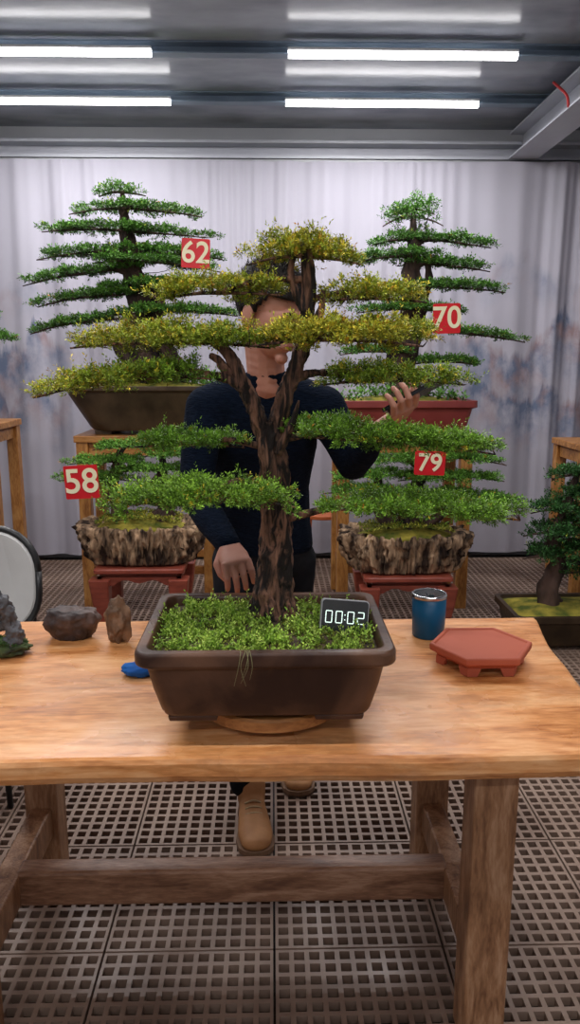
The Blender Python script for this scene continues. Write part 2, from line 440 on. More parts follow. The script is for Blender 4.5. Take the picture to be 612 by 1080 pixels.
# ------------------------------------------------------------------ curtain
def curtain():
    m, nt, b = base_mat('sheer_curtain')
    tc = nt.nodes.new('ShaderNodeTexCoord'); sx = nt.nodes.new('ShaderNodeSeparateXYZ')
    nt.links.new(tc.outputs['Object'], sx.inputs[0])
    def math_(op, a, b_=None, c=None):
        n = nt.nodes.new('ShaderNodeMath'); n.operation = op; n.use_clamp = False
        for i, v in enumerate((a, b_, c)):
            if v is None: continue
            if isinstance(v, (int, float)): n.inputs[i].default_value = v
            else: nt.links.new(v, n.inputs[i])
        return n.outputs[0]
    mp = nt.nodes.new('ShaderNodeMapping'); mp.inputs['Scale'].default_value = (1.25, 0, .8)
    nt.links.new(tc.outputs['Object'], mp.inputs[0])
    n1 = nt.nodes.new('ShaderNodeTexNoise'); n1.inputs['Scale'].default_value = 5; n1.inputs['Detail'].default_value = 8; n1.inputs['Roughness'].default_value = .65
    nt.links.new(mp.outputs[0], n1.inputs['Vector'])
    n2 = nt.nodes.new('ShaderNodeTexNoise'); n2.inputs['Scale'].default_value = 4; n2.inputs['Detail'].default_value = 8
    nt.links.new(mp.outputs[0], n2.inputs['Vector'])
    mpx = nt.nodes.new('ShaderNodeMapping'); mpx.inputs['Scale'].default_value = (1, 0, 0); nt.links.new(tc.outputs['Object'], mpx.inputs[0])
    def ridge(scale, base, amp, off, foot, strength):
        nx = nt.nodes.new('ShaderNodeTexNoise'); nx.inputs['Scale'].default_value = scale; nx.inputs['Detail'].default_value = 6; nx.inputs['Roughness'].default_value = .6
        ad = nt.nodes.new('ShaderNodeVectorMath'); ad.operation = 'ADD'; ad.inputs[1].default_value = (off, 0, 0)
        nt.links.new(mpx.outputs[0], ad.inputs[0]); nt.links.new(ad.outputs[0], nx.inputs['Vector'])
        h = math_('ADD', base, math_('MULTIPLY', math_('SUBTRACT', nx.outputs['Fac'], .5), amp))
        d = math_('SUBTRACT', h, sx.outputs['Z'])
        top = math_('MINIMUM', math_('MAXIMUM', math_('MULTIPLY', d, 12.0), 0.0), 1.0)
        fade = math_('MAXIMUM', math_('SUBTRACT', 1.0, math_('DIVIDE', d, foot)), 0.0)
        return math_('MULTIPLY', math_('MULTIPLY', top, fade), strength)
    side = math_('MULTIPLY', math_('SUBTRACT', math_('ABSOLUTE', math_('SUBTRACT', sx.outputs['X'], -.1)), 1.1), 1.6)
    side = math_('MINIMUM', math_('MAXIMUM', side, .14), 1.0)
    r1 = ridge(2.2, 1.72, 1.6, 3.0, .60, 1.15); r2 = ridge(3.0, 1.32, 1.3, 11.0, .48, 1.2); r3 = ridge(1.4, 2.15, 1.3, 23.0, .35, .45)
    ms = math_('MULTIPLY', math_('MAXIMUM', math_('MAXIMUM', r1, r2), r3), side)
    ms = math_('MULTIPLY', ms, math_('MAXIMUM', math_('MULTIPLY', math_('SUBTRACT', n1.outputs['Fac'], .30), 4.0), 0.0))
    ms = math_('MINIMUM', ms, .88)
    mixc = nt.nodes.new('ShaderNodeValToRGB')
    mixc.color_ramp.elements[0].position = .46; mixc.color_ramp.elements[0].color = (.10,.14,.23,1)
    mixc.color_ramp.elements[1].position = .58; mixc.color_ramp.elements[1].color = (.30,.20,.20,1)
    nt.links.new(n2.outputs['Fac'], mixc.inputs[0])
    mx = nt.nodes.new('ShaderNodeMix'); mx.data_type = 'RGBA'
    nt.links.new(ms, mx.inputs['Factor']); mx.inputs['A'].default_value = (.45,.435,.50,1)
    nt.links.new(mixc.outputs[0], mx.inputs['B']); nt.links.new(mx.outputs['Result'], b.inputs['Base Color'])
    b.inputs['Roughness'].default_value = .75; b.inputs['Specular IOR Level'].default_value = .2
    xs = np.arange(-3.1, 3.1, .010); zs = [.04, .5, 1.0, 1.5, 2.0, 2.45, 2.75, 2.87]
    V = []; F = []
    for z in zs:
        amp = .026 if z < 2.6 else .018
        for x in xs:
            p = x*2*math.pi/.28+2.6*math.sin(x*2.3)+1.9*math.sin(x*5.1+1)+.35*math.sin(z*1.1+x*3)
            f = math.sin(p); f = math.copysign(abs(f)**1.3, f)
            y = 5.69+amp*f*(.6+.4*math.sin(x*3.3+.5))+.004*math.sin(p*3.3+x)+.014*math.sin(x*1.9+.4)
            V.append((x, y, z))
    n = len(xs)
    for j in range(len(zs)-1):
        for i in range(n-1): F.append((j*n+i, j*n+i+1, (j+1)*n+i+1, (j+1)*n+i))
    mobj('curtain', V, F, m, None, smooth=True)
curtain()

# ------------------------------------------------------------------ work table
m_top = woodmat('table_wood', (.42,.14,.036), (.72,.31,.105), (.88,.48,.22), (1.0,5.0,5.0), .26, .50, .12, 2.2, stain=(.50,.20,.07))
m_leg = woodmat('table_leg_wood', (.17,.075,.035), (.33,.165,.08), (.48,.28,.16), (6,6,1.2), .45, None, .3, 3)
m_beamw = woodmat('table_beam_wood', (.13,.058,.032), (.25,.125,.07), (.40,.23,.145), (1.2,6,6), .4, None, .3, 3)
T = root('wooden_work_table', (-.1, 1.74, 0))
def edge_pts(z, inset):
    pts = []
    def nz(a, b): return .008*noise.noise(Vector((a*5, b*5, z*4)))+.012*noise.noise(Vector((a*1.7, b*1.7, 9)))
    for i in range(60):
        x = -1.02+1.73*i/60; pts.append((x, 1.337+inset+nz(x, 0)+ .004*math.sin(x*4), z))
    for i in range(30):
        y = 1.345+.80*i/30; t = i/30
        X = .715+.07*t*t+nz(y, 3); pts.append((X-inset, y, z))
    for i in range(60):
        x = .775-1.80*i/60; pts.append((x, 2.14-inset+nz(x, 7), z))
    for i in range(30):
        y = 2.13-.79*i/30; pts.append((-1.03+inset+nz(y, 11), y, z))
    return pts
V, F = loft([edge_pts(.690, .018), edge_pts(.696, .008), edge_pts(.712, 0), edge_pts(.738, .0), edge_pts(.747, .004), edge_pts(.75, .011)])
ob = mobj('top', V, F, m_top, T)
for x, y, nm in ((.46, 1.45, 'leg_1'), (.46, 2.02, 'leg_2'), (-.665, 1.45, 'leg_3'), (-.665, 2.02, 'leg_4')):
    V, F = box((x, y, .345), (.092, .092, .69)); mobj(nm, V, F, m_leg, T, bevel=.007)
for i, x in enumerate((.46, -.665)):
    V, F = box((x, 1.735, .20), (.06, .50, .09)); mobj('side_stretcher_%d' % (i+1), V, F, m_leg, T, bevel=.006)
    V, F = box((x, 1.735, .655), (.06, .50, .07)); mobj('apron_%d' % (i+1), V, F, m_leg, T, bevel=.006)
V, F = box((-.1025, 1.72, .20), (1.085, .06, .095)); mobj('long_stretcher', V, F, m_beamw, T, bevel=.008)

# ------------------------------------------------------------------ turntable + main pot
m_disc = woodmat('turntable_wood', (.20,.075,.022), (.36,.15,.045), (.48,.23,.08), (1,5,5), .4, None, .1, 4)
R = root('turntable', (-.005, 1.555, .75))
V, F = loft([circ(.10, .7505, (-.005,1.555)), circ(.10, .762, (-.005,1.555)), circ(.06, .764, (-.005,1.555)), circ(.06, .772, (-.005,1.555))]); mobj('base', V, F, m_steel, R, bevel=.002)
V, F = loft([circ(.150, .768, (-.005,1.555), 64), circ(.160, .772, (-.005,1.555), 64), circ(.160, .793, (-.005,1.555), 64), circ(.155, .798, (-.005,1.555), 64)]); mobj('disc', V, F, m_disc, R)

m_pot = nmat('pot_brown_glaze', (.040,.016,.009), (.150,.070,.038), 6, .30, .16, detail=10, rough2=.5, bscale=40, spec=.4, lo=.40, hi=.66, dist=.6)
m_soil = nmat('soil', (.030,.018,.010), (.10,.065,.035), 30, .9, .8)
PC = (-.014, 1.545)
def pot(name, c, z0, secs, mat, feet=None, soil_z=None, soil_in=None, soil_mat=None, r=.03, mound=.012):
    R = root(name, (c[0], c[1], z0))
    V, F = loft([rr(hx, hy, z0+z, r*k, c, 6) for hx, hy, z, k in secs]); ob = mobj('body', V, F, mat, R, smooth=False)
    ob.data.shade_smooth(); b = ob.modifiers.new('bev', 'BEVEL'); b.width = .003; b.segments = 2; b.limit_method = 'ANGLE'; b.angle_limit = .5
    w_ = ob.modifiers.new('wn', 'WEIGHTED_NORMAL')
    if feet:
        V, F = merge([box((c[0]+x, c[1]+y, z0-feet[0]/2), (sx, sy, feet[0]), None, .94) for x, y, sx, sy in feet[1]])
        mobj('feet', V, F, mat, R, bevel=.003)
    if soil_z is not None:
        hx, hy = soil_in
        V, F = loft([rr(hx, hy, z0+soil_z-.03, r*.8, c, 6)]+[rr(hx*s, hy*s, z0+soil_z+mound*(1-s*s), r*s, c, 6) for s in (1, .8, .6, .4, .2, .05)])
        mobj('soil', V, F, soil_mat or m_soil, R, smooth=True)
    return R
fx, fy = .145, .125
pot('bonsai_pot', PC, .811, [(.203,.153,0,.9),(.209,.158,.010,1),(.222,.170,.06,1),(.231,.177,.104,1),(.233,.179,.110,1),(.249,.192,.117,1.1),(.252,.195,.120,1.1),(.252,.195,.141,1.1),(.249,.192,.147,1.1),(.230,.172,.147,.8),(.226,.168,.138,.8),(.222,.165,.11,.8)],
    m_pot, (.012, [(-fx,-fy-.01,.10,.03),(fx,-fy-.01,.10,.03),(-fx,fy+.01,.10,.03),(fx,fy+.01,.10,.03),(-.180,-fy+.02,.03,.07),(.180,-fy+.02,.03,.07),(-.180,fy-.02,.03,.07),(.180,fy-.02,.03,.07)]),
    .125, (.223,.166), mound=.014)

GR = root('ground_cover_moss', (PC[0], PC[1], .94))
zf = lambda x, y: .935+.014*(1-np.maximum((x/.223)**2, (y/.166)**2))
exc = lambda x, y: ((x-.012)**2+(y-.055)**2 < .042**2)
exr = lambda x, y: exc(x, y) | ((x > .03) & (rng.uniform(0, 1, len(x)) < .40))
herbs('sprouts', GR, PC, .217, .160, zf, 4600, .004, .024, .0072, .0044, (.12,.25,.022), (.46,.64,.10), exclude=exr, patchy=.44)
herbs('tall_sprouts', GR, PC, .219, .162, zf, 700, .02, .055, .0085, .0040, (.18,.34,.035), (.52,.68,.12), exclude=exr, nleaf=8, patchy=.46)
herbs('fine_moss', GR, PC, .219, .161, zf, 9000, .002, .007, .004, .003, (.06,.09,.012), (.32,.36,.05), nleaf=4, patchy=.28)
tv = []
for k in range(5):
    x = -.05+random.uniform(-.015, .015)
    tv.append(tube([(x, 1.37, .955), (x+.003, 1.346, .963), (x+random.uniform(-.008, .008), 1.343, .935), (x+random.uniform(-.012, .012), 1.349, .90+random.uniform(-.01, .03))], [.0007, .0007, .0006, .0003], 5, 5))
V, F = merge(tv); mobj('hanging_roots', V, F, nmat('root_pale', (.32,.30,.14), None), GR, smooth=True)

# ------------------------------------------------------------------ main tree
m_bark = nmat('bark', (.014,.008,.006), (.30,.145,.090), 15, .85, 1.0, (2.6,2.6,.45), 13, lo=.44, hi=.64, dist=1.6, bscale=26, bdist=.016)
BT = root('bonsai_tree', (0, 1.6, .94))
trunks = [
 ([(-.002,1.605,.925),(-.003,1.603,.960),(.002,1.60,1.03),(.010,1.60,1.138),(.005,1.60,1.24),(-.004,1.60,1.32),(-.004,1.60,1.375)], [.066,.050,.040,.034,.030,.027,.020]),
 ([(-.004,1.60,1.31),(.008,1.60,1.37),(.030,1.60,1.435),(.052,1.60,1.49),(.064,1.60,1.53),(.078,1.60,1.614),(.074,1.60,1.688),(.068,1.60,1.735)], [.019,.018,.016,.015,.015,.014,.012,.008]),
 ([(-.006,1.60,1.31),(-.034,1.59,1.40),(-.062,1.58,1.455),(-.080,1.58,1.50),(-.11,1.58,1.535),(-.15,1.57,1.555)], [.018,.016,.014,.013,.010,.006]),
 ([(-.062,1.58,1.455),(-.098,1.58,1.485),(-.105,1.58,1.50),(-.125,1.57,1.51)], [.012,.010,.008,.005]),
 ([(.06,1.60,1.52),(.085,1.59,1.56),(.10,1.58,1.60),(.105,1.58,1.64)], [.012,.009,.007,.005]),
 ([(.068,1.60,1.60),(.045,1.60,1.65),(.04,1.60,1.69),(.055,1.6,1.73)], [.010,.008,.006,.005]),
 ([(-.05,1.58,1.44),(-.085,1.57,1.462),(-.14,1.56,1.475)], [.011,.009,.006]),
 ([(.04,1.60,1.46),(.085,1.59,1.475),(.15,1.58,1.475)], [.010,.008,.006]),
 ([(.012,1.575,1.31),(.040,1.565,1.37),(.055,1.56,1.42)], [.009,.007,.002]),
 ([(.0,1.60,1.01),(-.032,1.585,.962),(-.065,1.57,.935)], [.028,.020,.006]),
 ([(.0,1.60,1.01),(.037,1.59,.960),(.065,1.58,.93)], [.028,.020,.006]),
 ([(.0,1.60,1.01),(.0,1.57,.96),(.01,1.545,.93)], [.028,.02,.006]),
]
pads = [
 dict(c=(.066,1.60,1.712), hx=.132, hy=.085, th=.030, droop=.022, y=.60, at=(.068,1.60,1.70), br=.006),
 dict(c=(.055,1.60,1.736), hx=.065, hy=.05, th=.024, droop=.01, y=.60, at=(.068,1.60,1.71), br=.005),
 dict(c=(-.105,1.59,1.640), hx=.140, hy=.085, th=.026, droop=.012, y=.55, tilt=.004, at=(.074,1.60,1.66), br=.006),
 dict(c=(.205,1.59,1.630), hx=.125, hy=.08, th=.026, droop=.012, y=.55, at=(.078,1.60,1.62), br=.006),
 dict(c=(-.205,1.57,1.542), hx=.23, hy=.11, th=.032, droop=.015, y=.48, yx=-.8, at=(-.12,1.58,1.54), br=.007),
 dict(c=(.125,1.50,1.545), hx=.19, hy=.10, th=.032, droop=.016, y=.75, at=(.07,1.60,1.53), br=.006),
 dict(c=(.24,1.62,1.560), hx=.11, hy=.08, th=.026, droop=.012, y=.45, at=(.08,1.60,1.55), br=.005),
 dict(c=(-.305,1.56,1.466), hx=.205, hy=.10, th=.028, droop=.020, y=.36, yx=-1.1, tilt=.022, at=(-.14,1.56,1.475), br=.006),
 dict(c=(.25,1.58,1.466), hx=.165, hy=.09, th=.026, droop=.012, y=.28, at=(.15,1.58,1.475), br=.006),
 dict(c=(-.178,1.63,1.330), hx=.135, hy=.08, th=.020, droop=.010, y=.04, at=(-.012,1.60,1.32), br=.006),
 dict(c=(.25,1.56,1.342), hx=.24, hy=.11, th=.028, droop=.012, y=.05, tilt=-.020, at=(.02,1.60,1.335), br=.006),
 dict(c=(.12,1.62,1.362), hx=.10, hy=.08, th=.024, droop=.010, y=.05, at=(.02,1.60,1.34), br=.005),
 dict(c=(-.142,1.48,1.236), hx=.22, hy=.12, th=.034, droop=.020, y=.08, at=(-.01,1.60,1.24), br=.007),
 dict(c=(.31,1.56,1.196), hx=.24, hy=.12, th=.028, droop=.012, y=.05, tilt=-.012, at=(.01,1.60,1.16), br=.007),
]
build_tree(BT, trunks, pads, LEAF, m_bark, .018, 22, .014, 8, .0082, .0031, (.045,.14,.018), (.28,.54,.055), (.80,.62,.06), twig=.0018, fill=1.35, sides=64, rough=.10, bark=.0052, tn=18, wild=1.0)

# ------------------------------------------------------------------ clock in pot
CK = root('digital_clock', (.150, 1.535, .965))
Mc = Matrix.Translation((.150, 1.520, .970)) @ Matrix.Rotation(math.radians(6), 4, 'Y') @ Matrix.Rotation(math.radians(4), 4, 'Z') @ Matrix.Rotation(math.radians(-14), 4, 'X')
def local(M, vf): return [M @ Vector(v) for v in vf[0]], vf[1]
V, F = local(Mc, loft([[(x, y, z) for x, z, _ in rr(.051, .037, 0, .008)] for y in (-.007, .007)])); mobj('case', V, F, nmat('clock_case', (.45,.46,.48), None, 4, .3), CK, bevel=.001)
V, F = local(Mc, loft([[(x, y, z) for x, z, _ in rr(.0490, .0350, 0, .007)] for y in (-.0085, -.0069)])); mobj('screen', V, F, nmat('clock_glass', (.02,.024,.026), (.05,.05,.05), 4, .08), CK)
seg = {'0': 'abcdef', '2': 'abged'}; parts = []
for i, ch in enumerate('0002'):
    cx = (-.034, -.0125, .0125, .034)[i]; w_, h_, t_ = .0065, .012, .0017
    S = {'a': (0, h_, 1), 'g': (0, 0, 1), 'd': (0, -h_, 1), 'b': (w_, h_/2, 0), 'c': (w_, -h_/2, 0), 'f': (-w_, h_/2, 0), 'e': (-w_, -h_/2, 0)}
    for s in seg[ch]:
        x, z, hor = S[s]; parts.append(local(Mc, box((cx+x, -.0089, z), (2*w_-t_*.4, .0008, t_) if hor else (t_, .0008, h_-t_*.4))))
for z in (-.005, .005): parts.append(local(Mc, box((0, -.0089, z), (.002, .0008, .002))))
V, F = merge(parts); mobj('digits', V, F, emat('led', (.8, 1, .9), 1.0), CK)

# ------------------------------------------------------------------ things on the table
m_blue = nmat('blue_enamel', (.002,.065,.150), (.004,.085,.19), 4, .4, coat=0, spec=.3)
C = root('blue_tumbler', (.432, 1.995, .75)); cc = (.432, 1.995)
V, F = loft([circ(.042,.7505,cc), circ(.044,.754,cc), circ(.0455,.80,cc), circ(.0470,.862,cc)]); mobj('cup', V, F, m_blue, C, smooth=False)
C.children[0].data.shade_smooth()
V, F = loft([circ(.0475,.862,cc), circ(.0485,.864,cc), circ(.0485,.870,cc), circ(.046,.873,cc), circ(.043,.873,cc), circ(.042,.868,cc)]); mobj('rim', V, F, nmat('steel', (.6,.6,.62), None, 4, .2, metal=1), C, bevel=.001)
V, F = merge([loft([circ(.041,.866,cc), circ(.041,.8705,cc)]), box((.432, 1.985, .872), (.018, .03, .006))]); mobj('lid', V, F, nmat('lid_dark', (.03,.04,.045), None, 4, .15), C, bevel=.001)

m_clay = nmat('red_clay', (.40,.085,.042), (.48,.115,.062), 6, .65, .05, spec=.3)
H = root('hexagonal_clay_stand', (.525, 1.80, .75)); hc = (.525, 1.80)
def hexr(r, z, k=1): return [(hc[0]+r*math.cos(math.radians(60*i)), hc[1]+r*.97*math.sin(math.radians(60*i)), z) for i in range(6)]
V, F = loft([hexr(.108,.770), hexr(.113,.776), hexr(.118,.780), hexr(.130,.786), hexr(.131,.800), hexr(.128,.803), hexr(.119,.803), hexr(.117,.799)]); mobj('top', V, F, m_clay, H, bevel=.002)
parts = []
for i in range(6):
    a = math.radians(60*i); b_ = math.radians(60*i+60)
    A = Vector((hc[0]+.113*math.cos(a), hc[1]+.113*.97*math.sin(a), 0)); B = Vector((hc[0]+.113*math.cos(b_), hc[1]+.113*.97*math.sin(b_), 0))
    ctr = Vector((hc[0], hc[1], 0)); ninn = (ctr-(A+B)/2).normalized()*.014
    for (t0, t1) in ((0, .30), (.70, 1)):
        p0, p1 = A.lerp(B, t0), A.lerp(B, t1); q0, q1 = (p0, p0.lerp(p1, .72)) if t0 == 0 else (p0.lerp(p1, .28), p1)
        v = [q0+Vector((0,0,.7505)), q1+Vector((0,0,.7505)), q1+ninn+Vector((0,0,.7505)), q0+ninn+Vector((0,0,.7505)), p0+Vector((0,0,.772)), p1+Vector((0,0,.772)), p1+ninn+Vector((0,0,.772)), p0+ninn+Vector((0,0,.772))]
        parts.append((v, [(3,2,1,0),(4,5,6,7),(0,1,5,4),(1,2,6,5),(2,3,7,6),(3,0,4,7)]))
V, F = merge(parts); mobj('feet', V, F, m_clay, H, bevel=.0015)

m_rk = nmat('dark_stone', (.035,.023,.022), (.17,.11,.09), 14, .6, .9, bscale=30)
m_rk2 = nmat('brown_stone', (.10,.055,.03), (.32,.19,.11), 22, .7, .9, bscale=35)
def rockbowl(name, c, z0, hx, hy, h, mat, seed, fl=.72, amp=.16, n=72, soil=None, freq=4, steps=8, craggy=0):
    R = root(name, (c[0], c[1], z0)); rings = []
    prof = [(fl*.8, 0), (fl, .04)]+[(fl+(1-fl)*(t**.7), t) for t in [i/steps for i in range(1, steps+1)]]+[(.96, 1.03), (.86, 1.0), (.80, .85)]
    for k, t in prof:
        ring = []
        for i in range(n):
            a = 2*math.pi*i/n; d = Vector((math.cos(a), math.sin(a), 0))
            q = 1+amp*noise.fractal(Vector((d.x*freq, d.y*freq, t*1.2+seed)), 1, 2, 5)*(1 if t > 0 else .4)+amp*.5*noise.noise(Vector((d.x*freq*4, d.y*freq*4, t*.7+seed)))
            if craggy:
                c1 = 1-2*abs(noise.noise(Vector((d.x*15, d.y*15, t*1.4+seed))))
                c2 = 1-2*abs(noise.noise(Vector((d.x*36, d.y*36, t*3.5+seed))))
                q += craggy*(c1*.6+c2*.45-.4)
            s = (abs(d.x)**3+abs(d.y)**3)**(-1/3)
            ring.append((c[0]+hx*k*q*s*d.x, c[1]+hy*k*q*s*d.y, z0+h*t+((.05+craggy*.6)*h*noise.noise(Vector((d.x*(3+craggy*90), d.y*(3+craggy*90), seed+5))) if t > .5 else 0)))
        rings.append(ring)
    V, F = loft(rings); mobj('rock_body', V, F, mat, R, smooth=True)
    if soil:
        rg = [[(c[0]+hx*.86*s*math.cos(2*math.pi*i/40), c[1]+hy*.86*s*math.sin(2*math.pi*i/40), z0+h*.9+h*.3*(1-s*s)) for i in range(40)] for s in (1, .8, .6, .4, .2, .04)]
        V, F = loft(rg); mobj('moss_mound', V, F, soil, R, smooth=True)
    return R
R = root('dark_flat_stone', (-.555, 2.0, .75))
bm = bmesh.new(); bmesh.ops.create_icosphere(bm, subdivisions=5, radius=1)
for v in bm.verts:
    p = v.co.copy(); f = 1+.20*noise.fractal(p*1.7+Vector((3, 1, 4)), 1, 2, 5)
    z = max(-.55, min(.62+.10*noise.noise(p*3), p.z*f)); k = .72+.30*(z+.55)/1.15
    v.co = Vector((-.555+p.x*f*.074*k*1.05, 2.0+p.y*f*.052*k, .7505+(z+.55)*.068))
me = bpy.data.meshes.new('stone'); bm.to_mesh(me); bm.free(); me.shade_smooth(); me.materials.append(m_rk); link(bpy.data.objects.new('stone', me), R)
S = root('upright_stone', (-.418, 1.965, .75)); rock('stone', (-.418, 1.965, .7505+.066*.86), (.034, .028, .066), m_rk2, S, 5, .24, 2.0, sub=5)
S = root('scholar_rock', (-.70, 1.90, .75))
m_rk3 = nmat('grey_scholar_stone', (.025,.028,.032), (.15,.15,.165), 16, .6, .9, bscale=30)
q6 = .006
ob = blob('stone', chain([((-.74,1.90,.775+q6), .020), ((-.735,1.90,.82), .020), ((-.72,1.9,.86), .018), ((-.70,1.895,.885), .020), ((-.685,1.89,.86), .020), ((-.68,1.89,.83), .016)], .5)
     + chain([((-.68,1.89,.83), .018), ((-.665,1.885,.80), .020), ((-.675,1.88,.775+q6), .022)], .5) + chain([((-.735,1.9,.82), .014), ((-.70,1.89,.825), .012), ((-.67,1.89,.815), .012)], .5)
     + chain([((-.70,1.895,.885), .013), ((-.712,1.895,.912), .009)], .5), .003, m_rk3, S, smooth=2)
tx = bpy.data.textures.new('rockclouds', 'CLOUDS'); tx.noise_scale = .014; tx.noise_depth = 4
d = ob.modifiers.new('d', 'DISPLACE'); d.texture = tx; d.strength = .026; d.mid_level = .5
rock('mossy_base', (-.70, 1.885, .7685), (.065, .045, .020), nmat('mossy_stone', (.03,.035,.02), (.10,.15,.04), 20, .9, .8), S, 9, .3, 2.5)
x0 = rng.uniform(-.06, .06, 500); y0 = rng.uniform(-.04, .04, 500); k = (x0/.06)**2+(y0/.04)**2 < 1
Pm = np.stack([-.70+x0[k], 1.885+y0[k], .768+.014*(1-(x0[k]/.06)**2)], 1); Dm = norm(np.stack([rng.normal(scale=.5, size=k.sum()), rng.normal(scale=.5, size=k.sum()), np.ones(k.sum())], 1))
leaves('moss_tufts', *sprig_leaves(Pm, Dm, np.full(k.sum(), .008), 4, .006, .003, np.tile([.06,.14,.03], (k.sum(), 1))), HERB, S)

B = root('blue_cloth', (-.318, 1.735, .75))
rock('folded_cloth', (-.318, 1.740, .766), (.050, .028, .018), nmat('blue_cloth_mat', (.0,.085,.36), (.0,.14,.48), 8, .8), B, 12, .22, 1.5)

# ------------------------------------------------------------------ wooden stands, stools, background pots
m_std = woodmat('stand_wood', (.24,.085,.018), (.46,.20,.048), (.60,.31,.095), (5,5,1.2), .4, None, .2, 3)
m_stdt = woodmat('stand_top_wood', (.24,.085,.018), (.44,.19,.048), (.58,.29,.09), (1.2,5,5), .4, None, .2, 3)
def stand(c, w_, d_, h, name='plant_stand'):
    R = root(name, (c[0], c[1], 0)); p = .07
    V, F = box((c[0], c[1], h-.02), (w_, d_, .04)); mobj('top', V, F, m_stdt, R, bevel=.005)
    P = []
    for sx in (-1, 1):
        for sy in (-1, 1): P.append(box((c[0]+sx*(w_/2-p/2-.01), c[1]+sy*(d_/2-p/2-.01), (h-.04)/2), (p, p, h-.04)))
    V, F = merge(P); mobj('legs', V, F, m_std, R, bevel=.005)
    P = []
    for z, hh in ((h-.085, .07), (.25, .05)):
        for sy in (-1, 1): P.append(box((c[0], c[1]+sy*(d_/2-p/2-.01), z), (w_-2*p-.02, .03, hh)))
        for sx in (-1, 1): P.append(box((c[0]+sx*(w_/2-p/2-.01), c[1], z), (.03, d_-2*p-.02, hh)))
    V, F = merge(P); mobj('rails', V, F, m_stdt, R, bevel=.004)
stand((-.745, 4.68), .82, .50, 1.07)
stand((.79, 4.68), .82, .50, 1.08)
stand((-2.06, 4.75), .86, .50, 1.13)
stand((2.26, 4.75), .80, .50, 1.00)

m_red = nmat('red_lacquer_wood', (.22,.045,.028), (.33,.075,.045), 5, .3, .1, (2,2,8))
def stool(c, hw, h):
    R = root('carved_stool', (c[0], c[1], 0)); ky = .80
    V, F = loft([rr(hw*.96, hw*.80, h-.028, .02, c), rr(hw, hw*.84, h-.022, .02, c), rr(hw, hw*.84, h-.006, .02, c), rr(hw*.97, hw*.81, h, .02, c)]); mobj('top', V, F, m_red, R)
    V, F = loft([rr(hw*.80, hw*.64, h-.05, .02, c), rr(hw*.80, hw*.64, h-.028, .02, c)]); mobj('waist', V, F, m_red, R)
    P = []
    for (ux, uy, L, off) in ((1,0,hw*.92,hw*.76), (0,1,hw*.76,hw*.92)):
        for s in (-1, 1):
            N = 16
            for i in range(N):
                a, b_ = -1+2*i/N, -1+2*(i+1)/N
                z0 = h-.055-.060*(.25+.75*abs(a)**3)-.010*math.cos(a*9); z1 = h-.055-.060*(.25+.75*abs(b_)**3)-.010*math.cos(b_*9)
                q = []
                for (t, z) in ((a, z0), (b_, z1), (b_, h-.048), (a, h-.048)):
                    for o in (off-.022, off):
                        q.append((c[0]+ux*t*L+uy*s*o, c[1]+uy*t*L+ux*s*o, z))
                P.append((q, [(0,2,4,6),(1,7,5,3),(0,1,3,2),(4,5,7,6),(2,3,5,4),(0,6,7,1)]))
    V, F = merge(P); mobj('apron', V, F, m_red, R)
    P = []
    for sx in (-1, 1):
        for sy in (-1, 1):
            x, y = c[0]+sx*hw*.82, c[1]+sy*hw*.66
            rg = []
            for t, o, s in ((0, .050, .034), (.03, .052, .040), (.12, .026, .030), (.35, .0, .032), (.7, .014, .044), (1, .02, .052)):
                z = t*(h-.055); cx, cy = x+sx*o*.6, y+sy*o*.6
                rg.append(rr(s, s, z, .010, (cx, cy), 3))
            P.append(loft(rg))
    V, F = merge(P); mobj('legs', V, F, m_red, R, smooth=False, bevel=.003)
stool((-.695, 4.0), .235, .44)
stool((.715, 4.0), .235, .385)

m_rockpot = nmat('rock_pot', (.030,.014,.007), (.60,.39,.23), 15, .8, 1.0, (1.4,1.4,.4), 12, bscale=20, lo=.40, hi=.66, bdist=.035)
m_mossy = nmat('moss_mound', (.08,.11,.012), (.44,.36,.05), 14, .95, .8)
rockbowl('rock_bonsai_pot', (-.70, 4.0), .441, .31, .185, .20, m_rockpot, 1, .76, .12, 320, m_mossy, 7, 26, .22)
rockbowl('rock_bonsai_pot', (.715, 4.0), .386, .325, .185, .20, m_rockpot, 8, .76, .12, 320, m_mossy, 7, 26, .22)

m_pot62 = nmat('weathered_pot', (.030,.018,.009), (.085,.052,.027), 6, .4, .3, bscale=20, spec=.35)
pot('oval_bonsai_pot', (-.745, 4.66), 1.095, [(.33,.19,0,.9),(.35,.20,.02,1),(.43,.235,.16,1),(.465,.25,.225,1),(.485,.265,.235,1),(.485,.265,.26,1),(.45,.235,.26,.9),(.44,.23,.23,.9)],
    m_pot62, (.025, [(-.25,-.13,.10,.06),(.25,-.13,.10,.06),(-.25,.13,.10,.06),(.25,.13,.10,.06)]), .235, (.445,.23), m_mossy, r=.17, mound=.06)
m_potr = nmat('red_glaze_pot', (.20,.028,.026), (.28,.048,.04), 5, .35, .1)
pot('rectangular_bonsai_pot', (.79, 4.66), 1.10, [(.36,.20,0,.9),(.365,.205,.02,1),(.39,.22,.12,1),(.415,.24,.13,1),(.415,.24,.17,1),(.385,.215,.17,.8),(.38,.21,.14,.8)],
    m_potr, (.02, [(-.28,-.16,.12,.05),(.28,-.16,.12,.05),(-.28,.16,.12,.05),(.28,.16,.12,.05)]), .145, (.38,.21), m_mossy, r=.035, mound=.05)
pot('shallow_bonsai_pot', (1.60, 3.92), .02, [(.29,.17,0,.9),(.30,.18,.02,1),(.32,.20,.13,1),(.34,.215,.14,1),(.34,.215,.175,1),(.315,.19,.175,.8),(.31,.185,.15,.8)],
    m_pot62, (.02, [(-.22,-.13,.10,.05),(.22,-.13,.10,.05),(-.22,.13,.10,.05),(.22,.13,.10,.05)]), .155, (.31,.185), m_mossy, r=.04, mound=.04)

